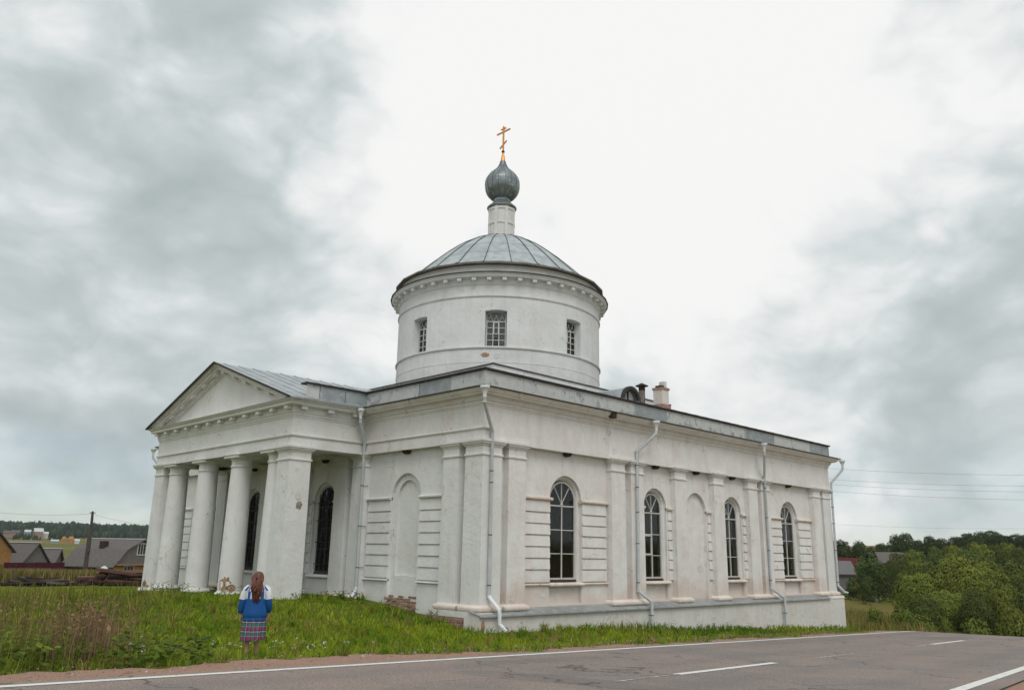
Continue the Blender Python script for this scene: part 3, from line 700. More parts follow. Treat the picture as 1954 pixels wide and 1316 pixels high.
# hip roof up to the square base of the drum
T0, T1, U0, U1 = 5.55, 18.21, 5.60, 18.36
b = MB()
b.add([(-.08, -.08, 7.283), (L+.08, -.08, 7.283), (L+.08, W+.08, 7.283), (-.08, W+.08, 7.283), (T0+.05, U0+.05, 8.78), (T1-.05, U0+.05, 8.78), (T1-.05, U1-.05, 8.78), (T0+.05, U1-.05, 8.78)],
      [(k_, (k_+1)%4, 4+(k_+1)%4, 4+k_) for k_ in range(4)])
rf = b.build('roof', ROOF, church)
for i in range(1, 30):                                # standing seams
    a = L*i/30
    for side in (0, 1):
        q0 = Vector((a, -.08, 7.29)) if side == 0 else Vector((-.08, a*W/L, 7.29))
        t = min(1.0, min(a, L-a)/5.6) if True else 1
        q1 = q0.lerp(Vector((a, U0, 8.785)), min(1, t)) if side == 0 else q0.lerp(Vector((T0, a*W/L, 8.785)), min(1, t))
        b = MB(); b.tube([q0, q1], .018, 4); b.build('roof_seam', ROOF, rf)
# square base of the drum
b = MB(); b.box(T0+.04, T1-.04, U0+.04, U1-.04, 8.5, 9.235); sb = b.build('drum_base', WHITE_D, church)
b = MB(); b.stack([(T0-.02, T1+.02, U0-.02, U1+.02, 9.232), (T0-.03, T1+.03, U0-.03, U1+.03, 9.27), (T0+.5, T1-.5, U0+.5, U1-.5, 9.40)]); b.build('roof_cap', DARKEDGE, sb)
# portico ----------------------------------------------------------------
PX, Y1, Y2 = -2.94, 6.355, 17.605
prof = [(-.72, FZ), (0, FZ), (0, 6.02), (.02, 6.03), (.02, 6.09), (.045, 6.10), (.045, 6.17), (.075, 6.20), (.08, 6.395), (.27, 6.41), (.30, 6.415), (.30, 6.50), (.33, 6.515), (.40, 6.585), (.42, 6.60), (-.72, 6.605)]
b = MB(); vs = []
for o, z in prof: vs += [(.02, Y1-o, z), (PX-o, Y1-o, z), (PX-o, Y2+o, z), (.02, Y2+o, z)]
b.add(vs, [(4*i+k_, 4*i+k_+1, 4*i+5+k_, 4*i+4+k_) for i in range(len(prof)-1) for k_ in range(3)])
b.add([(.02, Y1-.0, FZ), (PX, Y1, FZ)], [])
ent = b.build('portico_entablature', WHITE, church)
b = MB(); vs = []
for o, z in [(0, 5.37), (.035, 5.38), (.055, 5.41), (.055, 5.445), (0, 5.465)]: vs += [(-.05, Y1-o, z), (PX-o, Y1-o, z), (PX-o, Y2+o, z), (-.05, Y2+o, z)]
b.add(vs, [(4*i+k_, 4*i+k_+1, 4*i+5+k_, 4*i+4+k_) for i in range(4) for k_ in range(3)]); b.build('fillet', TRIM, church)
b = MB(); b.box(PX+.6, .0, Y1+.6, Y2-.6, 5.16, 5.3); b.build('portico_ceiling', WHITE, church)
# mutules along the cornice
def mutule(x0, x1, y0, y1, z0, z1): 
    b = MB(); b.box(x0, x1, y0, y1, z0, z1); b.build('mutule', TRIM, ent)
nm = 12
for i in range(nm):
    y = Y1+.12+(Y2-Y1-.24)*i/(nm-1); mutule(PX-.255, PX-.06, y-.115, y+.115, 6.285, 6.402)
for x_ in (-2.66, -1.62, -.58): mutule(x_-.115, x_+.115, Y1-.255, Y1-.06, 6.285, 6.402); mutule(x_-.115, x_+.115, Y2+.06, Y2+.255, 6.285, 6.402)
# pediment
YM, ZA = CY, 8.70; HALF = YM-Y1; EV = .478; SL = (ZA-6.62)/(HALF+EV)
TP = lambda a, o, z: (PX-o, a, z)
b = mb(TP); b.prism([(Y1+.2, 6.55), (Y2-.2, 6.55), (YM, ZA-.32)], -.6, -.02); ped = b.build('pediment', WHITE, church)
def rake(o0, o1, d0, d1, mat, name, par=ped, endcut=0.0):      # bar following the gable, d = drop below the roof line
    for s in (-1, 1):
        ye = YM+s*(HALF+EV-endcut); ze = ZA-SL*(HALF+EV-endcut)
        b = mb(TP); b.prism([(YM, ZA-d0), (YM, ZA-d1), (ye, ze-d1), (ye, ze-d0)], o0, o1); b.build(name, mat, par)
rake(-.1, .40, .03, .09, TRIM, 'raking_cornice', endcut=.08); rake(-.1, .35, .085, .14, TRIM, 'raking_cornice', endcut=.12); rake(-.1, .29, .135, .245, TRIM, 'raking_cornice', endcut=.16)
rake(-.1, .075, .24, .40, WHITE, 'raking_bed_moulding', endcut=.9); rake(-.1, .035, .395, .46, TRIM, 'raking_bed_moulding', endcut=1.2)
for s in (-1, 1):
    for i in range(6):
        t = .35+i*.95
        y = YM+s*t; zt = ZA-SL*t-.24
        b = mb(TP); b.prism([(y-.11, zt+SL*.11*(1 if s > 0 else -1)), (y+.11, zt-SL*.11*(1 if s > 0 else -1)), (y+.11, zt-.115-SL*.11*(1 if s > 0 else -1)), (y-.11, zt-.115+SL*.11*(1 if s > 0 else -1))], .06, .25)
        b.build('mutule', TRIM, ped)
# gable roof of the portico
def slope_z(y): return ZA-SL*abs(y-YM)
for s in (-1, 1):
    ye = YM+s*(HALF+EV)
    b = MB(); b.add([(PX-.48, YM, ZA), (6.2, YM, ZA), (6.2, ye, slope_z(ye)), (PX-.48, ye, slope_z(ye)), (PX-.48, YM, ZA-.035), (6.2, YM, ZA-.035), (6.2, ye, slope_z(ye)-.035), (PX-.48, ye, slope_z(ye)-.035)],
                    [(0,1,2,3),(4,7,6,5),(0,3,7,4),(3,2,6,7),(1,5,6,2)])
    pr_ = b.build('portico_roof', ROOF, church)
    for x_ in np.arange(-3.0, 3.2, .62):
        b = MB(); b.tube([(x_, YM, ZA+.01), (x_, ye-s*.02, slope_z(ye)+.012)], .02, 4); b.build('roof_seam', ROOF, pr_)
    b = MB(); b.add([(PX-.495, YM, ZA+.012), (PX-.495, ye, slope_z(ye)+.012), (PX-.495, ye, slope_z(ye)-.05), (PX-.495, YM, ZA-.05), (PX-.44, YM, ZA+.014), (PX-.44, ye, slope_z(ye)+.014), (PX-.44, ye, slope_z(ye)-.052), (PX-.44, YM, ZA-.052)],
                    [(0,1,2,3),(7,6,5,4),(0,4,5,1),(3,2,6,7),(1,5,6,2)]); b.build('roof_edge', DARKEDGE, pr_)
    # metal parapet on the flank
    yy = Y1-.06 if s < 0 else Y2+.06
    cuts = [-2.55, -2.05, -1.0, -.02]
    for i in range(3):
        b = MB(); b.box(cuts[i], cuts[i+1]+.02, yy-.02, yy+.01+.004*i, 6.63, 7.215); b.build('parapet_sheet', BAND if i == 0 else ROOF, church)
    b = MB(); b.box(-2.62, -.10, yy-.10, yy+.3, 7.213, 7.272); b.build('parapet_cap', DARKEDGE, church)
    b = MB(); b.box(PX-.40, -.02, min(yy, yy+s*.40), max(yy, yy+s*.40), 6.606, 6.632); b.build('eaves_sheet', DARKEDGE, church)
# piers and columns
for y in (Y1, Y2-.82):
    b = MB(); b.stack([(PX-.01, PX+.83, y-.01, y+.83, -.05), (PX+.006, PX+.814, y+.006, y+.814, 4.60)]); p = b.build('pier', WHITE, church)
    b = MB(); b.stack(capital_rects(PX+.006, PX+.814, y+.006, y+.814, True)); b.build('capital', TRIM, p)
    b = MB(); b.stack([(PX-.14, PX+.95, y-.14, y+.95, -.6), (PX-.13, PX+.94, y-.13, y+.94, -.06), (PX-.09, PX+.90, y-.09, y+.90, .01)]); b.build('pier_base', RUBBLE if y < 8 else GREYP, p)
CYS = [7.80, 10.585, 13.375, 16.16]; CXC = PX+.43
for i, y in enumerate(CYS):
    b = MB(); pr = [(.438, .10), (.436, .6), (.430, 1.3), (.418, 2.3), (.400, 3.3), (.382, 4.1), (.374, 4.57)]
    b.lathe(pr, CXC, y, 40); c_ = b.build('column', WHITE, church, smooth=30)
    b = MB(); b.lathe([(.374, 4.56), (.41, 4.575), (.41, 4.62), (.374, 4.635), (.374, 4.80), (.39, 4.815), (.39, 4.83), (.44, 4.87), (.47, 4.90), (.47, 4.91)], CXC, y, 40); b.build('capital', TRIM, c_, smooth=30)
    b = MB(); b.stack([(CXC-.50, CXC+.50, y-.50, y+.50, 4.905), (CXC-.50, CXC+.50, y-.50, y+.50, 4.985), (CXC-.53, CXC+.53, y-.53, y+.53, 5.0), (CXC-.53, CXC+.53, y-.53, y+.53, FZ+.02)]); b.build('abacus', TRIM, c_)
    b = MB(); b.lathe([(.50, -.6), (.50, .0), (.53, .02), (.545, .06), (.53, .10), (.48, .13), (.44, .16)], CXC, y, 40); b.build('column_base', GREYP, c_, smooth=50)
# plinth, flashing ledge, exposed brickwork ---------------------------------
b = MB(); b.box(-.22, L+.10, -.28, .4, -2.6, -.10); b.build('plinth', GREYP, church)
b = MB(); b.stack([(L-1.2, L+.14, -.305, .4, -.13), (L-1.15, L+.10, -.26, .4, -.02)]); b.build('plinth_corner', GREYP, church)
cut = np.linspace(-.27, 22.2, 12)
for i in range(11):
    b = MB(); y0 = -.36-random.uniform(0, .015)
    b.add([(cut[i], .24, .045), (cut[i+1]+.02, .24, .045), (cut[i+1]+.02, y0, -.095), (cut[i], y0, -.095), (cut[i], y0-.004, -.135), (cut[i+1]+.02, y0-.004, -.135), (cut[i], y0+.03, -.14), (cut[i+1]+.02, y0+.03, -.14)],
          [(0,3,2,1),(3,4,5,2),(4,6,7,5)]); b.build('flashing_sheet', LEDGE, church, recalc=False)
b = MB(); b.box(-.16, .4, -.20, 2.15, -.19, -.02); b.build('plinth_course', GREYP, church)
b = MB(); b.box(-.13, .4, -.17, 2.3, -1.6, -.19); pc = b.build('plinth', BARE_G, church)
me_b = None
bb = MB(); w_, h_, d_ = .125, .033, .05
bb.stack([(-d_, d_, -w_, w_, -h_), (-d_-.004, d_, -w_, w_, -h_+.008), (-d_-.004, d_, -w_, w_, h_-.008), (-d_, d_, -w_, w_, h_)])
brick0 = bb.build('brick', BRICK, pc); brick_me = brick0.data; first = True
def brick_at(x, y, z, rz, par, mat=None):
    global first
    if first: o = brick0; first = False
    else: o = bpy.data.objects.new('brick', brick_me); COL.objects.link(o)
    o.parent = par; o.matrix_parent_inverse = INV[church.name] if par is church else Matrix.Identity(4)
    o.location = (x, y, z); o.rotation_euler = (random.uniform(-.03, .03), random.uniform(-.03, .03), rz+random.uniform(-.03, .03))
    if mat: o.material_slots[0].link = 'OBJECT'; o.material_slots[0].material = mat
INVP = INV[church.name]
pc.parent = church; pc.matrix_parent_inverse = INVP
for r in range(6):
    for i in range(9):
        y = .0+i*.265+(r % 2)*.13; z = -.24-r*.077
        if y > 2.3 or (y < .55 and r < 2 and random.random() < .7) or (y < .35): continue
        if random.random() < .06: continue
        brick_at(-.098+random.uniform(-.014, .006), y, z, 0, pc, BRICK if random.random() < .7 else BRICK2)
wallp = [o for o in church.children if o.name.startswith('wall')][1]
for r in range(6):                                   # brick patch under the blind niche
    for i in range(7):
        y = 3.42+i*.265+(r % 2)*.13; z = .22-r*.077
        if y > 4.9 or random.random() < .10 or (r < 2 and random.random() < .45): continue
        brick_at(-WO+.10+.038+random.uniform(-.012, .006) if abs(y-4.05) < .72 else -WO+.036, y, z, 0, wallp, BRICK2 if random.random() < .5 else BRICK)
for r in range(3):                                   # broken foot of the near pier
    for i in range(3):
        brick_at(PX-.10+random.uniform(-.02, .02), Y1+.12+i*.27+(r % 2)*.1, -.04-r*.077, 0, wallp, BRICK if (i+r) % 2 else BRICK2)
for i in range(4):
    brick_at(PX+.12+i*.27, Y1-.10, -.05-(i % 2)*.07, math.pi/2, wallp, BRICK2)
# ragged patches where the whitewash has come away
def patch(fn, u0, u1, v0, v1, mat, par, seed, n=26):
    r_ = random.Random(seed); V = [fn((u0+u1)/2, (v0+v1)/2)]; F = []
    for k_ in range(n):
        q = 2*math.pi*k_/n; s = 1-.38*r_.random(); V.append(fn((u0+u1)/2+(u1-u0)/2*math.cos(q)*s, (v0+v1)/2+(v1-v0)/2*math.sin(q)*s))
    F = [(0, 1+k_, 1+(k_+1) % n) for k_ in range(n)]
    b = MB(); b.add(V, F); b.build('bare_patch', mat, par)
cols = [o for o in church.children if o.name.startswith('column')]
def on_col(i):
    return lambda a, z: (CXC+(.443)*math.cos(a), CYS[i]+(.443)*math.sin(a), z)
A0 = math.atan2(CAM[1]-CYS[1], CAM[0]-CXC)
patch(on_col(1), A0-1.15, A0+.15, .13, .70, BARE, cols[1], 3, 34)
patch(on_col(1), A0-.35, A0+.55, .16, .42, BARE, cols[1], 8, 20)
patch(lambda a, z: (PX-.013, a, z), Y2-.55, Y2-.02, .02, .34, BARE, church, 5)
patch(lambda a, z: (PX-.012, a, z), Y2-.8, Y2-.45, .0, .18, BARE_G, church, 15)
patch(lambda a, z: (a, Y1-.013, z), PX+.30, PX+.55, 3.25, 3.55, GREYP, church, 6)
patch(lambda a, z: (a, Y1-.013, z), PX+.36, PX+.62, 2.95, 3.25, BARE_G, church, 7, 18)
patch(lambda a, z: (a, .247, z), 1.95, 2.13, 4.02, 4.50, BARE_G, church, 9)
patch(lambda a, z: (-.005, a, z), 14.9+.9, 15.2+1.1, .45, .95, BARE_G, church, 10)
patch(lambda a, z: (-.172, a, z), .02, .36, -.55, -.22, BARE, church, 12)
patch(lambda a, z: (a, -.284, z), -.18, .02, -.6, -.2, BARE, church, 13)
patch(lambda a, z: (-WO+.055+.048, a, z), 3.6, 4.5, .80, .90, BARE, church, 14, 30)
for a, z, s in ((12.3, 1.2, .28), (3.0, .4, .18), (20.9, .5, .25), (17.9, .62, .15)):
    patch(lambda p, q: (p, .252-.008 if abs(p-11.94) > .7 else .375, q), a-s, a+s, z-s*.6, z+s*.6, GREYP, church, int(a*10))
# downpipes -----------------------------------------------------------------
def downpipe(pts, clamps, out, shoe=None):
    raw = [Vector(p) for p in pts]; pts = [raw[0]]; r = .055
    for i in range(1, len(raw)-1):
        for q in (raw[i-1], raw[i+1]):
            d = (q-raw[i]); e_ = raw[i]+d.normalized()*min(.05, d.length*.4); pts.append(e_)
    pts.append(raw[-1])
    b = MB(); b.tube(pts, r, 12); p = b.build('downpipe', PIPE, church, smooth=32)
    t = raw[0]; b = MB()
    b.lathe([(.058, t.z-.03), (.06, t.z+.10), (.135, t.z+.25), (.15, t.z+.26), (.15, t.z+.33), (.13, t.z+.33), (.05, t.z+.12)], t.x, t.y, 14, caps=False); b.build('funnel', PIPEW, p, smooth=35)
    for q in raw[1:-1]:
        b = MB(); b.lathe([(.061, q.z-.03), (.064, q.z), (.061, q.z+.03)], q.x, q.y, 12); b.build('pipe_joint', PIPE, p, smooth=40)
    for z in clamps:
        for i in range(len(pts)-1):
            if pts[i].z >= z > pts[i+1].z:
                f = (pts[i].z-z)/(pts[i].z-pts[i+1].z); q = pts[i].lerp(pts[i+1], f)
                b = MB(); b.lathe([(.062, z-.016), (.062, z+.016)], q.x, q.y, 12); b.tube([q, q+Vector(out)*-.26], .009, 5); b.build('pipe_clamp', CLAMP, p)
    if shoe:
        b = MB(); b.tube([Vector(s) for s in shoe], .062, 12); b.build('pipe_shoe', PIPEW, p, smooth=32)
S_, W_ = (0, -1, 0), (-1, 0, 0)
downpipe([(-.50, -.55, 6.24), (-.48, -.53, 6.08), (.29, -.085, 5.30), (.31, -.08, .40)], [4.1, 3.75, 2.2, .75], S_,
         [(.31, -.08, .44), (.33, -.14, .36), (.40, -.44, .06), (.41, -.45, -.05), (.41, -.45, -.32), (.43, -.48, -.36), (.53, -.60, -.52)])
downpipe([(8.22, -.56, 6.24), (8.20, -.55, 6.08), (7.64, -.09, 5.40), (7.58, -.08, .46), (7.87, -.43, .10), (7.88, -.43, -.95)], [4.9, 4.1, 3.2, 2.1, .75, -.35], S_)
downpipe([(16.25, -.56, 6.24), (16.27, -.55, 6.08), (17.0, -.09, 5.22), (17.08, -.08, .40), (17.52, -.43, .02), (17.54, -.43, -1.12), (17.62, -.50, -1.24)], [4.7, 3.4, 2.0, .75, -.6], S_)
downpipe([(L+.56, -.52, 6.22), (L+.54, -.50, 6.06), (L+.02, -.09, 5.38), (L-.03, -.085, .44), (L+.20, -.28, .13), (L+.36, -.36, .10)], [4.9, 4.2, 3.4, 2.1, .6], S_)
downpipe([(-.52, Y1-.42, 6.24), (-.50, Y1-.41, 6.08), (-.085, Y1-.13, 5.40), (-.085, Y1-.16, .42)], [3.9, 2.5, 1.1], W_, [(-.085, Y1-.16, .46), (-.09, Y1-.16, .36), (-.22, Y1-.16, .16), (-.26, Y1-.16, .12)])
downpipe([(-.52, W+.54, 6.22), (-.50, W+.52, 6.06), (-.10, W+.02, 5.40), (-.085, W-.05, .4)], [4.0, 2.0], W_)
# drum ------------------------------------------------------------------------
DR = 5.28
def pol(r, a, z): return (CX+r*math.cos(a), CY+r*math.sin(a), z)
ZW0, ZW1 = 10.92, 12.62
hwA = R(5.55)
b = MB(); NSEG = 8; sub = 10
for wdx in range(8):
    ac = wdx*math.pi/4; a0, a1 = ac+hwA, ac+math.pi/4-hwA
    for (s0, s1, n, zr) in ((a0, a1, sub, [(9.2, 13.95)]), (ac-hwA, ac+hwA, 4, [(9.2, ZW0), ('arc', 13.95)])):
        for k_ in range(n):
            q0, q1 = s0+(s1-s0)*k_/n, s0+(s1-s0)*(k_+1)/n
            for (z0, z1) in zr:
                if z0 == 'arc':
                    t0 = ZW1+.05*(1-((k_/n)*2-1)**2); t1 = ZW1+.05*(1-(((k_+1)/n)*2-1)**2)
                    b.add([pol(DR, q0, t0), pol(DR, q1, t1), pol(DR, q1, z1), pol(DR, q0, z1)], [(0, 1, 2, 3)])
                    b.add([pol(DR, q0, t0), pol(DR, q1, t1), pol(DR-.42, q1, t1), pol(DR-.42, q0, t0)], [(0, 3, 2, 1)])
                    b.add([pol(DR, q0, ZW0), pol(DR, q1, ZW0), pol(DR-.42, q1, ZW0), pol(DR-.42, q0, ZW0)], [(0, 1, 2, 3)])
                else: b.add([pol(DR, q0, z0), pol(DR, q1, z0), pol(DR, q1, z1), pol(DR, q0, z1)], [(0, 1, 2, 3)])
    for q, fl in ((ac-hwA, 0), (ac+hwA, 1)):
        q4 = [pol(DR, q, ZW0), pol(DR, q, ZW1), pol(DR-.42, q, ZW1), pol(DR-.42, q, ZW0)]
        b.add(q4, [(0, 1, 2, 3) if fl else (3, 2, 1, 0)])
drum = b.build('drum', WHITE_D, church)
def drum_ring(name, pr, mat, n=96): b = MB(); b.lathe(pr+[pr[0]], CX, CY, n, caps=False); return b.build(name, mat, drum, smooth=35)
drum_ring('string_course', [(DR-.05, 10.80), (DR+.05, 10.81), (DR+.07, 10.84), (DR+.07, 10.875), (DR-.05, 10.90)], TRIM)
drum_ring('string_course', [(DR-.05, 13.30), (DR+.04, 13.31), (DR+.06, 13.34), (DR+.06, 13.38), (DR-.05, 13.41)], TRIM)
drum_ring('string_course', [(DR-.05, 10.14), (DR+.012, 10.145), (DR+.012, 10.17), (DR-.05, 10.18)], WHITE_D)
drum_ring('cornice', [(DR-.1, 13.90), (DR+.03, 13.90), (DR+.05, 13.95), (DR+.09, 14.0), (DR+.10, 14.20), (DR+.36, 14.215), (DR+.37, 14.30), (DR+.42, 14.36), (DR+.44, 14.40), (DR-.1, 14.41)], WHITE_D)
drum_ring('cornice_flashing', [(DR+.49, 14.375), (DR+.50, 14.395), (DR+.49, 14.42), (DR-.05, 14.52), (DR-.05, 14.40)], DARKEDGE, 40)
drum_ring('attic', [(DR-.1, 14.42), (DR+.0, 14.42), (DR+.0, 14.78), (DR+.05, 14.82), (DR+.07, 14.90), (DR-.1, 14.92)], WHITE_D)
drum_ring('eaves_rim', [(DR+.22, 14.87), (DR+.27, 14.90), (DR+.265, 14.98), (DR-.1, 15.12), (DR-.1, 14.84)], RIMM, 24)
b = MB(); b.box(-.11, .11, -.10, .10, -.075, .075); mt0 = None
me_m = b.build('mutule', TRIM, drum); 
for i in range(48):
    a = 2*math.pi*(i+.5)/48
    o = me_m if i == 0 else bpy.data.objects.new('mutule', me_m.data)
    if i: COL.objects.link(o)
    o.parent = drum; o.matrix_parent_inverse = Matrix.Identity(4); o.location = pol(DR+.20, a, 14.13); o.rotation_euler = (0, 0, a)
drum.matrix_parent_inverse = INVP
# windows of the drum
def drum_window(ac):
    rr = DR-.36; hw = rr*math.sin(hwA)-.005
    T = lambda a, o, z: (CX+(rr+o)*math.cos(ac)-a*math.sin(ac), CY+(rr+o)*math.sin(ac)+a*math.cos(ac), z)
    zs = 12.56
    out = [(-hw, ZW0+.01), (hw, ZW0+.01), (hw, zs), (hw*.5, zs+.085), (0, zs+.10), (-hw*.5, zs+.085), (-hw, zs)]
    inn = [(-hw+.06, ZW0+.07), (hw-.06, ZW0+.07), (hw-.06, zs-.03), (hw*.46, zs+.03), (0, zs+.045), (-hw*.46, zs+.03), (-hw+.06, zs-.03)]
    b = mb(T); b.ring(out, inn, -.04, .03); win = b.build('window', FRAME, church)
    g = hw-.06; zt = 12.18; b = mb(T); b.box(-g, g, -.02, .025, zt-.025, zt+.025); b.build('transom', SASH, win)
    for x_ in (-g/3, g/3):
        b = mb(T); b.box(x_-.017, x_+.017, -.015, .02, ZW0+.06, zt-.02); b.build('glazing_bar', SASH, win)
    rows = [ZW0+.07+(zt-ZW0-.07)*i/4 for i in range(5)]
    for z in rows[1:4]:
        b = mb(T); b.box(-g, g, -.012, .015, z-.014, z+.014); b.build('glazing_bar', SASH, win)
    for s in (-1, 1):                               # interlaced tracery in the head
        for c_ in (-g, -g/3, g/3):
            p0 = (c_, 0.0, zt) if s > 0 else (c_+2*g/3, 0.0, zt)
            pts = [(p0[0]+s*(g*.72)*math.sin(t)*.62, 0.0, zt+.36*math.sin(t*1.0)) for t in np.linspace(0, 1.25, 6)]
            pts = [(max(-g, min(g, x_)), o_, z_) for x_, o_, z_ in pts]
            b = mb(T); b.tube([T(*p) for p in pts] if False else pts, .013, 5); b.build('tracery', SASH, win)
    for r in range(4):
        for c_ in range(3):
            a0 = -g+2*g*c_/3+.012; a1 = -g+2*g*(c_+1)/3-.012
            pane_poly(T, [(a0, rows[r]+.01), (a1, rows[r]+.01), (a1, rows[r+1]-.01), (a0, rows[r+1]-.01)], random.uniform(-.004, .004), win)
    for c_ in range(3):
        a0 = -g+2*g*c_/3+.005; a1 = -g+2*g*(c_+1)/3-.005; tz = zs+.05 if c_ == 1 else zs-.0
        pane_poly(T, [(a0, zt+.02), (a1, zt+.02), (a1, tz), (a0, tz)], 0.0, win)
    b = mb(T); b.box(-g/3+.02, g/3-.02, .0, .03, rows[2], rows[2]+.03); b.box(-g/3+.017, -g/3+.05, .0, .03, rows[2], zt); b.box(g/3-.05, g/3-.017, .0, .03, rows[2], zt); b.box(-g/3+.02, g/3-.02, .0, .03, zt-.06, zt-.025); b.build('vent_sash', SASH, win)
    b = mb(T); vs = []
    for k_ in range(25):
        a = -g+2*g*k_/24; o = -.09+.02*math.sin(k_*1.7); vs += [(a, o, ZW0+(.50 if 8 < k_ < 17 else .0)), (a, o, zs+.1)]
    b.add(vs, [(2*k_, 2*k_+2, 2*k_+3, 2*k_+1) for k_ in range(24)]); b.build('curtain', CURT2, win)
CURT2 = flat('pale_curtain', (.62, .63, .63), .95, .1)
for wdx in range(8): drum_window(wdx*math.pi/4)
patch(lambda a, z: pol(DR+.014, a, z), R(-142.5), R(-137.5), 10.38, 10.62, BARE, church, 21, 34)
patch(lambda a, z: pol(DR+.014, a, z), R(-136), R(-132.5), 10.30, 10.60, GREYP, church, 22, 30)
patch(lambda a, z: pol(DR+.004, a, z), R(-138), R(-136.5), 12.82, 13.02, GREYP, church, 23, 20)
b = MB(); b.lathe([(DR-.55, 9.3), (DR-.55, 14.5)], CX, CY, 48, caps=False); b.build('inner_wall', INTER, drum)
SEAM = flat('seam_shade', (.10, .11, .115), .7, .3, .3)  # dark colour painting in the shadow lines along the sheet-metal seams
# dome of sheet-metal gores
def dome_z(r): return 18.30-.155*r*r+.0012*r**4
ND = 24; rings = [5.28, 4.98, 4.15, 3.25, 2.3, 1.35, .70]
b = MB(); b.lathe([(r, dome_z(r)-.05) for r in [5.2, 4.6, 4, 3.3, 2.6, 1.9, 1.2, .6]], CX, CY, 48, caps=False); dome = b.build('dome', DOMEM, church, smooth=True)
zlow = [15.06]+[dome_z(r) for r in rings[1:]]
for j in range(len(rings)-1):
    r0, r1, z0, z1 = rings[j], rings[j+1], zlow[j], zlow[j+1]; da = math.pi/ND; rm = (r0+r1)/2; zm = (dome_z(rm) if j else (z0+z1)/2)
    vs = []
    for (r, z) in ((r0, z0+.008), (rm, zm+.003), (r1, z1)):
        for k_ in (-1, -.33, .33, 1): vs.append((r*math.cos(da*k_), r*math.sin(da*k_), z-CYZ if False else z))
    fs = [(4*i+k_, 4*i+k_+1, 4*i+5+k_, 4*i+4+k_) for i in range(2) for k_ in range(3)]
    # raised standing seam along one side and a lap along the foot
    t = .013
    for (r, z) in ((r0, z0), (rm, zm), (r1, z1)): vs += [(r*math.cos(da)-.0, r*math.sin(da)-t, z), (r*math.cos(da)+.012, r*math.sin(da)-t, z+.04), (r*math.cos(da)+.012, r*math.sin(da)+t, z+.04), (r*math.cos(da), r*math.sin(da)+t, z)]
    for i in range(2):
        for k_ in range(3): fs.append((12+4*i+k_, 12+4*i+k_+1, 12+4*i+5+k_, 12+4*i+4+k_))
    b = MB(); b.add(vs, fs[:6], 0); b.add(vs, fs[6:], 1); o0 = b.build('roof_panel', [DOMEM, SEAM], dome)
    off = (j % 2)*0
    for i in range(ND):
        o = o0 if i == 0 else bpy.data.objects.new('roof_panel', o0.data)
        if i: COL.objects.link(o)
        o.parent = dome; o.matrix_parent_inverse = Matrix.Identity(4); o.location = (CX, CY, 0); o.rotation_euler = (0, 0, 2*math.pi*(i+off*.5)/ND)
dome.matrix_parent_inverse = INVP
# lantern
LR = .72
b = MB(); b.lathe([(LR-.02, 17.9), (LR-.02, 20.0)], CX, CY, 24); lan = b.build('lantern', WHITE_D, church, smooth=40)
for i in range(8):
    a = i*math.pi/4+math.pi/8; b = MB(); vs = []
    for z in (17.95, 19.98):
        for rr in (LR-.03, LR+.028):
            for k_ in (-1, 1): vs.append(pol(rr, a+k_*.11, z))
    b.add(vs, [(2,3,7,6),(0,2,6,4),(3,1,5,7),(4,6,7,5)]); b.build('lantern_strip', TRIM, lan)
for z in (18.15, 19.05, 19.88): b = MB(); b.lathe([(LR-.03, z-.07), (LR+.022, z-.065), (LR+.022, z+.065), (LR-.03, z+.07)], CX, CY, 24, caps=False); b.build('lantern_band', TRIM, lan)
b = MB(); b.lathe([(LR-.05, 19.96), (LR+.06, 19.98), (LR+.10, 20.03), (LR+.10, 20.08), (LR-.12, 20.28), (LR-.27, 20.42), (LR-.27, 20.48)], CX, CY, 24); b.build('lantern_roof', ONION, lan, smooth=30)
b = MB(); b.lathe([(.44, 20.46), (.455, 20.48), (.455, 20.56), (.44, 20.6)], CX, CY, 24); b.build('collar', ROOF, lan, smooth=30)
# onion dome
OP = [(.40, 20.54), (.58, 20.62), (.74, 20.76), (.86, 20.95), (.94, 21.18), (.965, 21.42), (.945, 21.64), (.87, 21.86), (.74, 22.06), (.58, 22.22), (.42, 22.36), (.30, 22.50), (.22, 22.64), (.165, 22.78), (.14, 22.90)]
b = MB(); b.lathe([(max(.05, r-.03), z) for r, z in OP], CX, CY, 24); on = b.build('onion_dome', ONION, church, smooth=True)
NO = 16
for (i0, i1) in ((0, 6), (6, 14)):
    da = math.pi/NO; vs = []; fs = []
    seg = OP[i0:i1+1]
    for (r, z) in seg:
        for k_ in (-1, 0, 1): vs.append((r*math.cos(da*k_), r*math.sin(da*k_), z))
    m = len(seg); fs = [(3*i+k_, 3*i+k_+1, 3*i+4+k_, 3*i+3+k_) for i in range(m-1) for k_ in range(2)]
    bs = len(vs)
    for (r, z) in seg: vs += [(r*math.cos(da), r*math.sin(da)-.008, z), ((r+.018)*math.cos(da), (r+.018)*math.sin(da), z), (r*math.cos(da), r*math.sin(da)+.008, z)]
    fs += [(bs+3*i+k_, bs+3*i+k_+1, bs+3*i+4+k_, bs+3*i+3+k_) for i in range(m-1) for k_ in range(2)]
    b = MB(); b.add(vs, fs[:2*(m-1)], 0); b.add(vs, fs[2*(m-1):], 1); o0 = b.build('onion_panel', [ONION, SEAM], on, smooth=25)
    for i in range(NO):
        o = o0 if i == 0 else bpy.data.objects.new('onion_panel', o0.data)
        if i: COL.objects.link(o)
        o.parent = on; o.matrix_parent_inverse = Matrix.Identity(4); o.location = (CX, CY, 0); o.rotation_euler = (0, 0, 2*math.pi*i/NO)
on.matrix_parent_inverse = INVP
b = MB(); b.lathe([(.145, 22.84), (.13, 22.95), (.10, 23.15), (.055, 23.42), (.05, 23.5)], CX, CY, 16); b.build('finial_cone', GOLD, church, smooth=40)
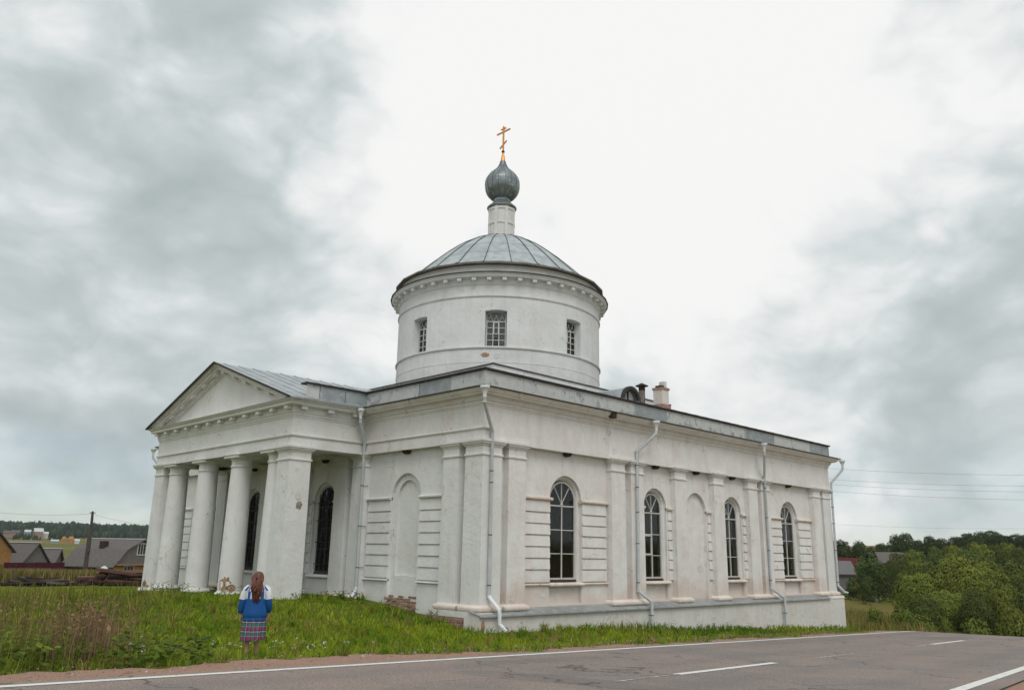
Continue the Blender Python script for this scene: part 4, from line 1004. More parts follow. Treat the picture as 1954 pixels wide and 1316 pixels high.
b = MB(); b.lathe([(.02, 23.42), (.075, 23.45), (.095, 23.50), (.075, 23.55), (.02, 23.58)], CX, CY, 16); b.build('finial_ball', WOOD_D, church, smooth=True)
b = MB(); b.box(CX-.035, CX+.035, CY-.04, CY+.04, 23.5, 25.06); cr_ = b.build('cross', GOLD, church)
b = MB(); b.box(CX-.032, CX+.032, CY-.50, CY+.50, 24.70, 24.78); b.build('cross_arm', GOLD, cr_)
b = MB(); b.box(CX-.032, CX+.032, CY-.19, CY+.19, 24.90, 24.965); b.build('cross_arm', GOLD, cr_)
b = MB(); b.add([(CX+sx*.032, CY-.26, 24.10+dz) for sx in (-1, 1) for dz in (-.035, .035)]+[(CX+sx*.032, CY+.26, 23.80+dz) for sx in (-1, 1) for dz in (-.035, .035)],
               [(0,1,3,2),(4,6,7,5),(0,2,6,4),(1,5,7,3),(0,4,5,1),(2,3,7,6)]); b.build('cross_arm', GOLD, cr_)
for (y_, z_) in ((-.5, 24.74), (.5, 24.74), (0, 25.06)):
    b = MB(); b.lathe([(.01, z_-.05), (.045, z_-.025), (.05, z_), (.045, z_+.025), (.01, z_+.05)], CX, CY+y_, 10); b.build('cross_tip', GOLD, cr_, smooth=True)
# dormer, vent pipe, chimney on the south slope
def roof_zs(y): return 7.283+(8.78-7.283)*(y+.08)/(U0+.13)
DX, DY, DRr = 11.9, 3.4, .60; dz = roof_zs(DY)-.15; zc_ = 8.33
vs = []; fs = []; nA = 14
for k_ in range(nA+1):
    q = math.pi*k_/nA
    for y_, rr in ((DY, DRr), (U0+.3, DRr)): vs.append((DX-rr*math.cos(q), y_, zc_+rr*math.sin(q)))
fs = [(2*k_, 2*k_+2, 2*k_+3, 2*k_+1) for k_ in range(nA)]
bse = len(vs); vs += [(DX-DRr, DY, dz-.2), (DX-DRr, U0+.3, dz-.2), (DX+DRr, DY, dz-.2), (DX+DRr, U0+.3, dz-.2)]
fs += [(0, 1, bse+1, bse), (2*nA, bse+2, bse+3, 2*nA+1)]
b = MB(); b.add(vs, fs); dorm = b.build('dormer', ROOF, church, smooth=40, recalc=False)
pr0 = [(DX-DRr, dz-.2)]+[(DX-DRr*math.cos(math.pi*k_/nA), zc_+DRr*math.sin(math.pi*k_/nA)) for k_ in range(nA+1)]+[(DX+DRr, dz-.2)]
pr1 = [(DX-DRr+.1, dz-.2)]+[(DX-(DRr-.1)*math.cos(math.pi*k_/nA), zc_+(DRr-.1)*math.sin(math.pi*k_/nA)) for k_ in range(nA+1)]+[(DX+DRr-.1, dz-.2)]
pr2 = [(DX+(a-DX)*1.06, zc_+(z-zc_)*1.06) for a, z in pr0]
b = MB(); b.ring(pr2, pr1, DY-.10, DY+.05, close=False); b.build('dormer_rim', DARKEDGE, dorm)
b = MB(); b.prism(pr1, DY+.18, DY+.22); b.build('dormer_board', FRAME, dorm)
b = MB(); b.prism([(DX-.03, dz), (DX+.03, dz), (DX+.03, zc_+.45), (DX-.03, zc_+.45)], DY+.12, DY+.19); b.build('dormer_bar', WOOD_D, dorm)
VX, VY = 13.70, 4.1
b = MB(); b.lathe([(.15, 8.2), (.15, 9.2)], VX, VY, 16); vp = b.build('vent_pipe', flat('sooty_pipe', (.24, .20, .18), .8, var=.3), church, smooth=40)
b = MB(); b.lathe([(.155, 9.12), (.155, 9.36)], VX, VY, 16); b.build('vent_band', WOOD_D, vp, smooth=40)
b = MB(); b.lathe([(.03, 9.50), (.16, 9.43), (.31, 9.36), (.30, 9.345), (.03, 9.36)], VX, VY, 16, caps=False); b.build('vent_hood', DARKEDGE, vp, smooth=30)
HX, HY = 15.15, 4.05; CHP = plaster('chimney_whitewash', (.74, .69, .63), .8, .36, .8)
b = MB(); b.box(HX-.26, HX+.26, HY-.26, HY+.26, 8.2, 9.36); ch = b.build('chimney', CHP, church)
b = MB(); b.box(HX-.33, HX+.33, HY-.33, HY+.33, 8.46, 8.64); b.build('chimney_foot', BRICK, ch)
b = MB(); b.box(HX-.30, HX+.30, HY-.30, HY+.30, 9.357, 9.46); b.build('chimney_crown', BRICK, ch)
b = MB(); b.box(HX+.0, HX+.20, HY-.2, HY+.1, 9.455, 9.78); b.build('chimney_pot', CHP, ch)
b = MB(); b.box(HX-.24, HX-.02, HY-.2, HY+.15, 9.455, 9.56); b.build('chimney_pot', WOOD_D, ch)
# ------------------------------------------------------------------ vegetation
def veg(name, rough=.8, trans=.25, var=.35):
    k = Mat(name, rough, spec=.12)
    at = N(k.n, 'ShaderNodeAttribute', attribute_name='tint'); ge = N(k.n, 'ShaderNodeNewGeometry')
    hs = N(k.n, 'ShaderNodeHueSaturation'); k.l.new(at.outputs['Color'], hs.inputs['Color'])
    oi = N(k.n, 'ShaderNodeObjectInfo'); k.l.new(k.math('MULTIPLY', k.rng(ge.outputs['Random Per Island'], 0, 1, 1-var, 1+var), k.rng(oi.outputs['Random'], 0, 1, .86, 1.14)), hs.inputs['Value'])
    k.l.new(k.rng(oi.outputs['Random'], 0, 1, .485, .515), hs.inputs['Hue'])
    k.col(hs.outputs[0])
    if trans:
        tl = N(k.n, 'ShaderNodeBsdfTranslucent'); k.l.new(hs.outputs[0], tl.inputs[0])
        mx = N(k.n, 'ShaderNodeMixShader', inp={0: trans}); k.l.new(k.b.outputs[0], mx.inputs[1]); k.l.new(tl.outputs[0], mx.inputs[2]); k.l.new(mx.outputs[0], k.n['Material Output'].inputs[0])
    return k.m
LEAF = veg('foliage', .8, .06, .20); GRASS = veg('grass_blades', .7, .30, .30); DRY = veg('dry_stalks', .9, .15, .35)
BARK = flat('bark', (.10, .075, .055), .95, var=.3, sc=4); BIRCH = flat('birch_bark', (.42, .40, .37), .9, var=.35, sc=3)

def blades(px, py, h, w, lean, tint, zoff=-.02):
    """bent grass blades as one mesh: two segments each"""
    n = len(px); pz = ground_z(px, py)+zoff
    a = rng.uniform(0, 2*np.pi, n); ca, sa = np.cos(a), np.sin(a)
    la = rng.uniform(0, 2*np.pi, n); dx, dy = np.cos(la)*lean*h, np.sin(la)*lean*h
    V = np.empty((n, 5, 3), np.float32)
    V[:, 0] = np.stack([px-ca*w/2, py-sa*w/2, pz], 1); V[:, 1] = np.stack([px+ca*w/2, py+sa*w/2, pz], 1)
    mx, my, mz = px+dx*.35, py+dy*.35, pz+h*.58
    V[:, 2] = np.stack([mx+ca*w*.4, my+sa*w*.4, mz], 1); V[:, 3] = np.stack([mx-ca*w*.4, my-sa*w*.4, mz], 1)
    V[:, 4] = np.stack([px+dx, py+dy, pz+h*np.sqrt(np.maximum(.2, 1-lean**2*.5))], 1)
    base = (np.arange(n)*5)[:, None]
    q = base+np.array([[0, 1, 2, 3]]); t = base+np.array([[3, 2, 4]])
    flat_ = np.concatenate([q, t], 1).ravel(); cnt = np.tile([4, 3], n)
    return V.reshape(-1, 3), flat_, cnt, np.repeat(tint, 5, 0)
def visible_points(n, d0, d1, u0=-120, u1=2080, power=1.0):
    t = rng.random(n); d = (d0**power+(d1**power-d0**power)*t)**(1/power)
    u = rng.uniform(u0, u1, n)
    D = FW[None, :2]+RT[None, :2]*((u-977)/FPX)[:, None]+UP[None, :2]*((658-1060)/FPX)
    D /= np.linalg.norm(D, axis=1)[:, None]
    return CAM[0]+D[:, 0]*d, CAM[1]+D[:, 1]*d, d, u
def lawn_ok(x, y, pad=0.0):
    s, o = road_so(x, y)
    ew = -10.0-.22*np.sin(s*.9)-.12*np.sin(s*2.7+1)-.07*np.sin(s*6.1)-np.where(s < 6, .42, np.maximum(0, .42-(s-6)*.05))+np.where(s > 12, .22, 0)
    ok = (o < ew+.10-pad)
    ch_ = (x > -.13) & (x < L+.1) & (y > -.28) & (y < W)
    po = (x > PX-.1) & (x < .2) & (y > Y1-.05) & (y < Y2+.1)
    return ok & ~ch_ & ~(po & (rng.random(len(x)) < .75))
def vnoise(x, y, f, seed):
    r_ = np.random.default_rng(seed); z = 0
    for i in range(5):
        a = r_.uniform(0, 6.28); ph = r_.uniform(0, 6.28); ff_ = f*r_.uniform(.6, 1.7)
        z = z+np.sin((x*np.cos(a)+y*np.sin(a))*ff_+ph)
    return z/3.2
G0, G1, G2, GY_ = np.array([.185, .270, .016]), np.array([.305, .350, .026]), np.array([.105, .180, .016]), np.array([.24, .20, .06])
def grass_layer(n, d0, d1, power, hmul, wmul):
    x, y, d, u = visible_points(n, d0, d1, power=power)
    kp = lawn_ok(x, y); x, y, d, u = x[kp], y[kp], d[kp], u[kp]
    nz = vnoise(x, y, 1.1, 1); nz2 = vnoise(x, y, .35, 2)
    # clump: pull blades towards tuft centres
    x = x+.06*np.sin(x*21+y*13); y = y+.06*np.sin(y*23-x*11)
    s, o = road_so(x, y); verge = np.clip((o+12.4)/2.0, 0, 1)          # mown, drier verge by the gravel
    h = (.115+.06*nz+.05*nz2)*hmul*rng.uniform(.55, 1.35, len(x)); h = np.clip(h, .05, .6)*(1-.62*verge)
    left = np.clip((-9.0-x)/6, 0, 1)*np.clip((y+7.5)/3, 0, 1); h = h*(1+.9*left)
    pc_ = (x > PX-1.3) & (x < .4) & (y > 5.2) & (y < Y2+1.3); h = np.where(pc_, h*.6, h)
    h = np.where(np.hypot(x+8.95, y+3.6) < .8, h*.6, h)        # trodden where she stands
    sd = (y < -.28) & (x > 1); h = np.where(sd & (y > -1.3), h*1.3, h)
    w = (.006+.0009*d)*wmul*rng.uniform(.7, 1.3, len(x))
    t = np.clip(.5+.6*nz+rng.normal(0, .25, len(x)), 0, 1)[:, None]
    c = G0*(1-t)+G1*t
    t2 = np.clip(nz2*1.4-.1, 0, .85)[:, None]; c = c*(1-t2)+G2*t2; t3 = np.clip(vnoise(x, y, .8, 31)*1.3-.35, 0, .6)[:, None]; c = c*(1-t3)+np.array([.30, .27, .05])*t3
    dry = np.clip(verge*.75+left*.28+(rng.random(len(x)) < .06)*.8, 0, 1)[:, None]*rng.uniform(.3, 1, (len(x), 1)); c = c*(1-dry)+GY_*dry
    return blades(x, y, h, w, rng.uniform(.05, .75, len(x)), c)
def joined(name, parts, mat, label, cat):
    off = 0; V = []; F = []; C_ = []; T_ = []
    for v, f, c, t in parts:
        if len(v) == 0: continue
        V.append(v); F.append(f+off); C_.append(c); T_.append(t); off += len(v)
    me = raw_mesh(name, np.concatenate(V), np.concatenate(F), np.concatenate(C_), mat, np.concatenate(T_))
    return tag(link(bpy.data.objects.new(name, me)), label, cat, kind='stuff')
def tufts(n, d0, d1):
    """taller clumps of blades standing out of the lawn"""
    x, y, d, u = visible_points(n, d0, d1, power=.7); kp = lawn_ok(x, y, .15) & (np.hypot(x+8.9, y+3.5) > .9); x, y, d = x[kp], y[kp], d[kp]; m = 22
    s, o = road_so(x, y); vg = np.clip((o+12.2)/2.0, 0, 1)
    hh = rng.uniform(.14, .34, len(x))*(1-.5*vg); cc = np.where(rng.random((len(x), 1)) < .18, np.array([[.27, .24, .06]]), np.where(rng.random((len(x), 1)) < .5, np.array([[.15, .24, .02]]), np.array([[.27, .33, .03]])))
    X = np.repeat(x, m)+rng.normal(0, .05, len(x)*m); Y = np.repeat(y, m)+rng.normal(0, .05, len(x)*m)
    return blades(X, Y, np.repeat(hh, m)*rng.uniform(.6, 1.2, len(X)), (.005+.0008*np.repeat(d, m)), rng.uniform(.1, .9, len(X)), np.repeat(cc, m, 0)*rng.uniform(.8, 1.2, (len(X), 1)))
joined('grass', [grass_layer(190000, 7.5, 24, .6, 1.0, 1.0), grass_layer(120000, 22, 62, .5, 1.1, 1.2), tufts(2600, 8, 30)], GRASS, 'short green grass covering the lawn around the church', 'grass')
# broad-leaved low weeds in clumps
def leafy(name, cx, cy, n_pl, spread, hh, size, cols, label):
    V = []; T_ = []
    for i in range(n_pl):
        x0, y0 = cx+random.gauss(0, spread[0]), cy+random.gauss(0, spread[1])
        if not lawn_ok(np.array([x0]), np.array([y0]), .1)[0]: continue
        z0 = gz(x0, y0); H = hh*random.uniform(.5, 1.2); c = np.array(random.choice(cols))*random.uniform(.8, 1.2)
        for j in range(random.randint(9, 16)):
            t = random.random()**.7; a = random.uniform(0, 6.28); r_ = random.uniform(.02, .16)*(1.2-t*.6); z = z0+H*t
            p = np.array([x0+math.cos(a)*r_, y0+math.sin(a)*r_, z]); d = np.array([math.cos(a), math.sin(a), random.uniform(-.5, .5)])*size*random.uniform(.6, 1.3)
            s_ = np.array([-math.sin(a), math.cos(a), random.uniform(-.3, .3)])*size*.32
            V += [p, p+d*.5+s_, p+d, p+d*.5-s_]; T_ += [c]*4
    V = np.array(V); n = len(V)//4
    return V, (np.arange(n)[:, None]*4+np.array([[0, 1, 2, 3]])).ravel(), np.full(n, 4), np.array(T_)
gc = [(.105, .165, .018), (.15, .205, .026), (.12, .175, .03)]
wl_ = []
for i in range(26):
    x0 = -.6+i*1.0; wl_.append(leafy('w', x0+random.uniform(-.3, .3), -.62-random.random()*.5, random.choice((2, 4, 7)), (.45, .22), .20 if i % 3 else .34, .08, gc, ''))
for (x0, y0) in ((-.5, 5.4), (-.4, 3.4), (-.35, 2.9), (-1.2, 5.9), (-2.0, 6.0), (-3.3, 15.0), (-3.4, 14.6), (-3.3, 12.2), (-3.2, 9.4), (-.6, 1.6), (-2.9, 8.9)):
    wl_.append(leafy('w', x0, y0, 7, (.3, .3), .38, .10, gc, ''))
for i in range(30):
    u = random.uniform(-60, 420); d = random.uniform(10.2, 15); q = along(u, d); wl_.append(leafy('w', q[0], q[1], 6, (.35, .35), .42, .13, gc, ''))
joined('leafy_weeds', wl_, GRASS, 'low broad-leaved green weeds along the church walls and the verge', 'weeds')
# tall dry grasses and sorrel on the left of the lawn
def stalks(n, u_rng, d_rng, h_rng, cols, head, lean=.22, wm=1.0, dens=None):
    x, y, d, u = visible_points(n, d_rng[0], d_rng[1], u_rng[0], u_rng[1], .8)
    kp = lawn_ok(x, y, .5); 
    if dens is not None: kp &= rng.random(n) < dens(x, y, u, d)
    x, y, d = x[kp], y[kp], d[kp]; m = len(x)
    h = rng.uniform(h_rng[0], h_rng[1], m); ci = rng.integers(0, len(cols), m); c = np.array(cols)[ci]*rng.uniform(.75, 1.25, (m, 1))
    out = [blades(x, y, h, (.004+.0007*d)*wm, rng.uniform(.02, lean, m), c)]
    if head:
        # seed heads: several small leaf-shaped flecks round the top of each stalk
        V = []; T_ = []
        z0 = ground_z(x, y)
        for i in range(m):
            for j in range(head):
                t = rng.uniform(.62, 1.02); p = np.array([x[i]+rng.normal(0, .03), y[i]+rng.normal(0, .03), z0[i]+h[i]*t]); s_ = .008+.0006*d[i]
                a = rng.normal(0, 1, 3)*s_; b_ = rng.normal(0, 1, 3)*s_*.6
                V += [p-a, p+b_, p+a, p-b_]; T_ += [c[i]*1.05]*4
        V = np.array(V); k_ = len(V)//4
        out.append((V, (np.arange(k_)[:, None]*4+np.array([[0, 1, 2, 3]])).ravel(), np.full(k_, 4), np.array(T_)))
    return out
brown = [(.25, .145, .095), (.28, .18, .11), (.20, .15, .075)]; straw = [(.30, .24, .085), (.25, .215, .07), (.20, .20, .05)]; olive = [(.14, .17, .03), (.18, .185, .04), (.11, .15, .026)]
dn = lambda u0, w, d0, dw: (lambda x, y, u, d: np.exp(-((u-u0)/w)**2-((d-d0)/dw)**2))
tall = stalks(1500, (60, 330), (11, 18), (.45, .95), brown, 4, dens=dn(190, 60, 14, 2.2))
tall += stalks(900, (-80, 260), (11, 20), (.5, 1.0), brown+straw+olive+olive, 3, dens=lambda x, y, u, d: .6*(vnoise(x, y, .9, 5) > .1))
tall += stalks(5200, (-100, 420), (11, 34), (.35, .8), olive+straw, 0, .4, .9, dens=lambda x, y, u, d: np.clip(1.15-(u-40)/300, 0, 1)*(.35+.65*(vnoise(x, y, .7, 9) > -.1)))
tall += stalks(26000, (-100, 205), (80, 106), (.7, 1.5), straw+straw+olive+brown, 0, .25, 1.9, dens=lambda x, y, u, d: (.25+.75*(vnoise(x, y, .12, 6) > -.3)))
joined('tall_dry_grass', tall, DRY, 'tall dry reddish and straw coloured wild grass left of the church', 'grass')
rt_ = stalks(30000, (1600, 1960), (44, 92), (.3, .8), straw+olive+[(.26, .15, .07), (.24, .17, .08)], 0, .45, 1.1, dens=lambda x, y, u, d: .4+.6*(vnoise(x, y, .15, 8) > -.2))
joined('rough_meadow_grass', rt_, DRY, 'rough brownish meadow grass beyond the east end of the church', 'grass')
# loose stones on the shoulder
sx_ = rng.uniform(-6, 34, 2600); so_ = rng.uniform(-10.9, -9.25, 2600); X_ = CAM[0]+RD2[0]*sx_+RS2[0]*so_; Y_ = CAM[1]+RD2[1]*sx_+RS2[1]*so_
Z_ = road_z(X_, Y_)-.022; sz_ = rng.uniform(.006, .022, 2600)*(1+(rng.random(2600) < .06)*1.3)
oc = np.array([[1, 0, 0], [0, 1, 0], [-1, 0, 0], [0, -1, 0], [0, 0, .75], [0, 0, -.5]]); ocf = np.array([[0, 1, 4], [1, 2, 4], [2, 3, 4], [3, 0, 4], [1, 0, 5], [2, 1, 5], [3, 2, 5], [0, 3, 5]])
Vp = (oc[None]*rng.uniform(.6, 1.3, (2600, 6, 1))*sz_[:, None, None]+np.stack([X_, Y_, Z_], 1)[:, None])
pc_t = np.repeat(np.array([[.40, .26, .20], [.30, .22, .18], [.46, .40, .35]])[rng.integers(0, 3, 2600)], 6, 0)
joined('loose_stones', [(Vp.reshape(-1, 3), (ocf[None]+(np.arange(2600)*6)[:, None, None]).ravel(), np.full(2600*8, 3), pc_t)], DRY, 'small loose stones scattered over the gravel shoulder', 'stones')
# small white flowers
fx, fy, fd, fu = visible_points(190, 11, 19, 250, 760); kp = lawn_ok(fx, fy, .6) & (vnoise(fx, fy, 1.3, 12) > .25); fx, fy = fx[kp], fy[kp]
V = []; 
for x_, y_ in zip(fx, fy):
    z_ = gz(x_, y_)+random.uniform(.18, .34); s_ = random.uniform(.010, .022)
    for j in range(3):
        q = random.uniform(0, 6.28); o = (random.gauss(0, .03), random.gauss(0, .03), random.gauss(0, .01))
        V += [(x_+o[0]+s_*math.cos(q+k_*1.57), y_+o[1]+s_*math.sin(q+k_*1.57), z_+o[2]+.006*k_) for k_ in range(4)]
V = np.array(V); n = len(V)//4
joined('white_wildflowers', [(V, np.arange(4*n), np.full(n, 4), np.full((4*n, 3), .72))], GRASS, 'tiny white wildflowers scattered in the lawn grass', 'flowers')

# ---- trees
def crown_mesh(name, lobes, n, size, cols, up=.10, shell=.88, seed=1, rnd=.34):
    r_ = np.random.default_rng(seed); L_ = np.array(lobes, float)
    wgt = (L_[:, 3]*L_[:, 4]+L_[:, 3]*L_[:, 5]+L_[:, 4]*L_[:, 5]); wgt /= wgt.sum()
    li = r_.choice(len(L_), n, p=wgt); d = r_.normal(0, 1, (n, 3)); d /= np.linalg.norm(d, axis=1)[:, None]
    d[:, 2] = np.where((d[:, 2] < -.35) & (r_.random(n) < .6), -d[:, 2], d[:, 2])
    rad = shell+(1.06-shell)*r_.random(n)**.6
    bump = 1+.10*np.sin(d[:, 0]*7+li)*np.sin(d[:, 1]*6+li*2)+.07*np.sin(d[:, 2]*11+li*3)
    p = L_[li, :3]+d*L_[li, 3:6]*(rad*bump)[:, None]
    nrm = d+r_.normal(0, rnd, (n, 3)); nrm[:, 2] += up; nrm /= np.linalg.norm(nrm, axis=1)[:, None]
    t = np.cross(nrm, r_.normal(0, 1, (n, 3))); t /= np.linalg.norm(t, axis=1)[:, None]; b_ = np.cross(nrm, t)
    s_ = size*r_.uniform(.55, 1.35, n)[:, None]
    V = np.stack([p-t*s_, p-b_*s_*.55, p+t*s_, p+b_*s_*.55], 1).reshape(-1, 3)
    lobe_c = r_.integers(0, len(cols), len(L_)); mixc = np.array(cols)[np.where(r_.random(n) < .7, lobe_c[li], r_.integers(0, len(cols), n))]
    me = raw_mesh(name, V, np.arange(4*n), np.full(n, 4), LEAF, np.repeat(mixc, 4, 0))
    cen = p-np.average(L_[:, :3], axis=0); cen /= np.linalg.norm(cen, axis=1)[:, None]+1e-6
    nn = d+.75*cen+np.array([0, 0, .1])+r_.normal(0, .2, (n, 3)); nn /= np.linalg.norm(nn, axis=1)[:, None]      # leaves shade with the billow they sit on
    me.polygons.foreach_set('use_smooth', [True]*n); me.normals_split_custom_set(np.repeat(nn, 4, 0).tolist())
    return me
def trunk_mesh(name, H, r0, limbs, mat, seed):
    r_ = random.Random(seed); b = MB(); pts = [(0, 0, -.3)]; x = y = 0
    for i in range(1, 6): x += r_.uniform(-.04, .04)*H; y += r_.uniform(-.04, .04)*H; pts.append((x, y, H*.75*i/5))
    b.tube(pts, [r0*(1-.16*i) for i in range(6)], 8)
    for l in limbs:
        p0 = Vector(pts[2+r_.randint(0, 2)]); p1 = Vector(l[:3]); m_ = p0.lerp(p1, .5)+Vector((0, 0, .06*H)); b.tube([p0, m_, p1], [r0*.5, r0*.3, r0*.12], 6)
    me = bpy.data.meshes.new(name); me.from_pydata(b.v, [], b.f); me.materials.append(mat); me.update(); return me
def lobes_dome(W_, H, n, seed, low=.12, rr=None):
    """a broad dome with a few big billows bulging out of it"""
    r_ = random.Random(seed); out = [(0, 0, H*.46, W_*.38, W_*.38, H*.50)]
    for i in range(n):
        a = i*2.4+r_.uniform(-.5, .5); t = (i+.5)/n; el = math.asin(min(.95, .9*t))
        s = W_*r_.uniform(.20, .30); R0 = W_*.5-s*.85
        z = H*.34+(H*.62-s*.85)*math.sin(el); out.append((R0*math.cos(el)*math.cos(a), R0*math.cos(el)*math.sin(a), z, s, s, s*r_.uniform(.85, 1.15)))
    for i in range(5):
        a = i*1.26+r_.uniform(-.3, .3); s = W_*r_.uniform(.16, .22); out.append(((W_*.48-s)*math.cos(a), (W_*.48-s)*math.sin(a), H*(.10+low)+s*.4, s, s, s*1.1))
    return out
def lobes_birch(W_, H, n, seed):
    r_ = random.Random(seed); out = []
    for i in range(n):
        t = i/n; z = H*(.16+.76*t); w = W_*.5*(1-.75*t**1.6); a = r_.uniform(0, 6.28); q = w*r_.uniform(.15, .65); s = w*r_.uniform(.42, .62)+.2
        out.append((q*math.cos(a), q*math.sin(a), z, s, s, s*1.5))
    return out
PROTO = {}
WIL = [(.125, .155, .030), (.150, .180, .034), (.180, .200, .038)]; DK = [(.036, .056, .022), (.046, .066, .024), (.060, .074, .026)]; BI = [(.066, .100, .030), (.085, .118, .034), (.095, .12, .034)]; YG = [(.12, .16, .03), (.15, .18, .035)]
def proto(kind, i, H, W_, n, size, cols, nl, bark=BARK, birch=False, low=.10):
    lb = lobes_birch(W_, H, nl, 50+i*7+len(kind)) if birch else lobes_dome(W_, H, nl, 20+i*5+len(kind), low)
    PROTO[(kind, i)] = (crown_mesh('crown', lb, n, size, cols, seed=i+3), trunk_mesh('trunk', H, .03*H, lb[::3], bark, i), H, W_)
for i in range(4): proto('willow', i, 7.0, 6.4, 15000, .105, WIL, 4+i, low=.02)
for i in range(3): proto('dark', i, 10.0, 7.0, 6000, .22, DK, 6+i, low=.10)
for i in range(2): proto('birch', i, 8.0, 3.6, 3600, .16, BI, 16, BIRCH, True)
for i in range(3): proto('sallow', i, 7.0, 6.4, 12000, .115, [(.066, .092, .026), (.080, .108, .028), (.098, .120, .030)], 4+i, low=.02)
for i in range(2): proto('shrub', i, 1.6, 2.2, 1500, .10, YG, 10, low=.1)
def tree(kind, i, name, u, dist, v_top, width_px, label, cat='tree', group=None, z_base=None):
    x, y = along(u, dist); zb = gz(x, y) if z_base is None else z_base
    H = height_at(u, v_top, dist)-zb; depth = dist/np.hypot(1, abs(u-977)/FPX)
    Wd = width_px/FPX*depth*1.0
    cm, tm, h0, w0 = PROTO[(kind, i)]
    t = own_frame(name, (x, y, zb)); t.rotation_euler = (0, 0, random.uniform(0, 6.28)); t.scale = (Wd/w0, Wd/w0, H/h0)
    link(bpy.data.objects.new('trunk', tm), t); link(bpy.data.objects.new('crown', cm), t)
    return tag(t, label, cat, group)
NEAR = 'billowing willow bushes in the hollow beyond the road'
spec = [  # near willows
 ('willow', 0, 1735, 76, 1085, 92, 'rounded yellow green willow in front of its taller neighbours, at the meadow edge'),
 ('sallow', 1, 1775, 84, 1066, 88, 'willow rising behind the rounded one at the meadow edge'),
 ('willow', 2, 1826, 80, 1050, 118, 'tallest broad willow in the hollow with a domed yellow green crown'),
 ('willow', 3, 1868, 84, 1060, 104, 'broad willow leaning into the tallest one in the hollow'),
 ('sallow', 0, 1918, 88, 1064, 92, 'willow with a dark shaded flank beside the open pasture'),
 ('willow', 1, 1902, 72, 1108, 70, 'low willow clump in front of the dark flanked one'),
 ('willow', 2, 1800, 73, 1122, 90, 'low willow mound at the foot of the tallest willow'),
 ('sallow', 1, 1757, 71, 1130, 64, 'low willow mound at the foot of the rounded willow'),
 ('sallow', 2, 1852, 71, 1118, 70, 'dark low willow thicket just behind the small round shrub'),
 ('willow', 3, 1946, 80, 1150, 44, 'small willow at the edge of the pasture slope')]
for k_, i, u, d, vt, w, lb in spec: tree(k_, i, 'willow_tree', u, d, vt, w, lb, 'willow', NEAR)
MIDG = 'rounded willows on the slope behind the hollow'
for j, (u, d, vt, w) in enumerate([(1715, 125, 1050, 52), (1745, 132, 1044, 60), (1780, 128, 1050, 46), (1788, 142, 1038, 56), (1822, 146, 1036, 60), (1846, 140, 1044, 60), (1868, 150, 1030, 64), (1884, 128, 1052, 50), (1900, 152, 1032, 60), (1922, 158, 1030, 54), (1945, 155, 1036, 44), (1760, 118, 1068, 44), (1800, 116, 1072, 44), (1928, 118, 1056, 36), (1836, 118, 1060, 44), (1702, 120, 1062, 36)]):
    if j % 5 in (0, 2, 3): tree('sallow', j % 3, 'willow_tree', u, d, vt, w*.86, 'darker rounded willow in the bank of willows below the dark treeline', 'willow', 'darker willows on the slope behind the hollow')
    else: tree('willow', j % 4, 'willow_tree', u, d, vt, w*.9, 'lighter yellow green rounded willow in the bank of willows below the dark treeline', 'willow', MIDG)
TLG = 'dark broadleaf trees along the ridge'
for j, (u, d, vt, w) in enumerate([(1776, 215, 1019, 30), (1800, 220, 1024, 34), (1826, 230, 1021, 36), (1850, 240, 1014, 38), (1875, 235, 1011, 40), (1898, 235, 1009, 40), (1922, 245, 1019, 38), (1945, 240, 1016, 40), (1975, 240, 1014, 44), (1752, 210, 1027, 32), (2010, 240, 1012, 44), (1866, 225, 1018, 36), (1912, 225, 1018, 34), (1836, 220, 1024, 30), (1790, 210, 1028, 30)]):
    tree('dark', j % 3, 'broadleaf_tree', u, d, vt, w, 'dark broadleaf tree in the treeline along the ridge', 'tree', TLG)
for j, (u, d, vt, w, lb) in enumerate([(1606, 165, 1026, 44, 'dark round-headed tree rising behind the red roofed house'), (1640, 168, 1028, 34, 'dark oval tree beside the round-headed one, above the red roofed house'), (1663, 175, 1040, 30, 'low dark tree between the oval tree and the bare-stemmed pine'), (1684, 180, 1033, 34, 'dark pine above the small grey roof'),
    (1712, 190, 1016, 36, 'tall dark tree, left one of the joined pair on the ridge'), (1731, 192, 1013, 38, 'tall dark tree, right one of the joined pair on the ridge'), (1718, 170, 1028, 30, 'rust tinged tree in front of the joined pair on the ridge'), (1590, 140, 1058, 50, 'dark tree crowding behind the downpipe at the church corner'), (1693, 150, 1070, 40, 'dark thicket below the small grey roof')]):
    tree('dark', j % 3, 'broadleaf_tree', u, d, vt, w, lb)
for j, (u, d, vt, w, lb) in enumerate([(1643, 112, 1056, 40, 'slim green birch at the back of the meadow'), (1664, 110, 1045, 46, 'tallest slim birch at the back of the meadow'), (1680, 114, 1068, 36, 'shorter birch to the side of the tallest birch'), (1648, 104, 1094, 24, 'small spreading birch sapling standing before the birches'), (1622, 108, 1098, 34, 'bushy young birch near the church corner')]):
    tree('birch', j % 2, 'birch_tree', u, d, vt, w, lb, 'birch')
for j, (u, d, vt, w, lb) in enumerate([(1845, 56, 1174, 48, 'small round yellow green shrub just beyond the road crest'), (1790, 60, 1172, 20, 'small upright green shrub among the rough grass'), (1745, 62, 1168, 44, 'pale grassy shrub at the foot of the rounded willow'), (1660, 66, 1158, 30, 'pale feathery shrub standing in the rough meadow'), (1718, 64, 1160, 40, 'grey green shrub between the meadow and the willows'), (1930, 58, 1182, 50, 'low shrub on the bank beside the road crest')]):
    tree('shrub', j % 2, 'shrub', u, d, vt, w, lb, 'shrub')
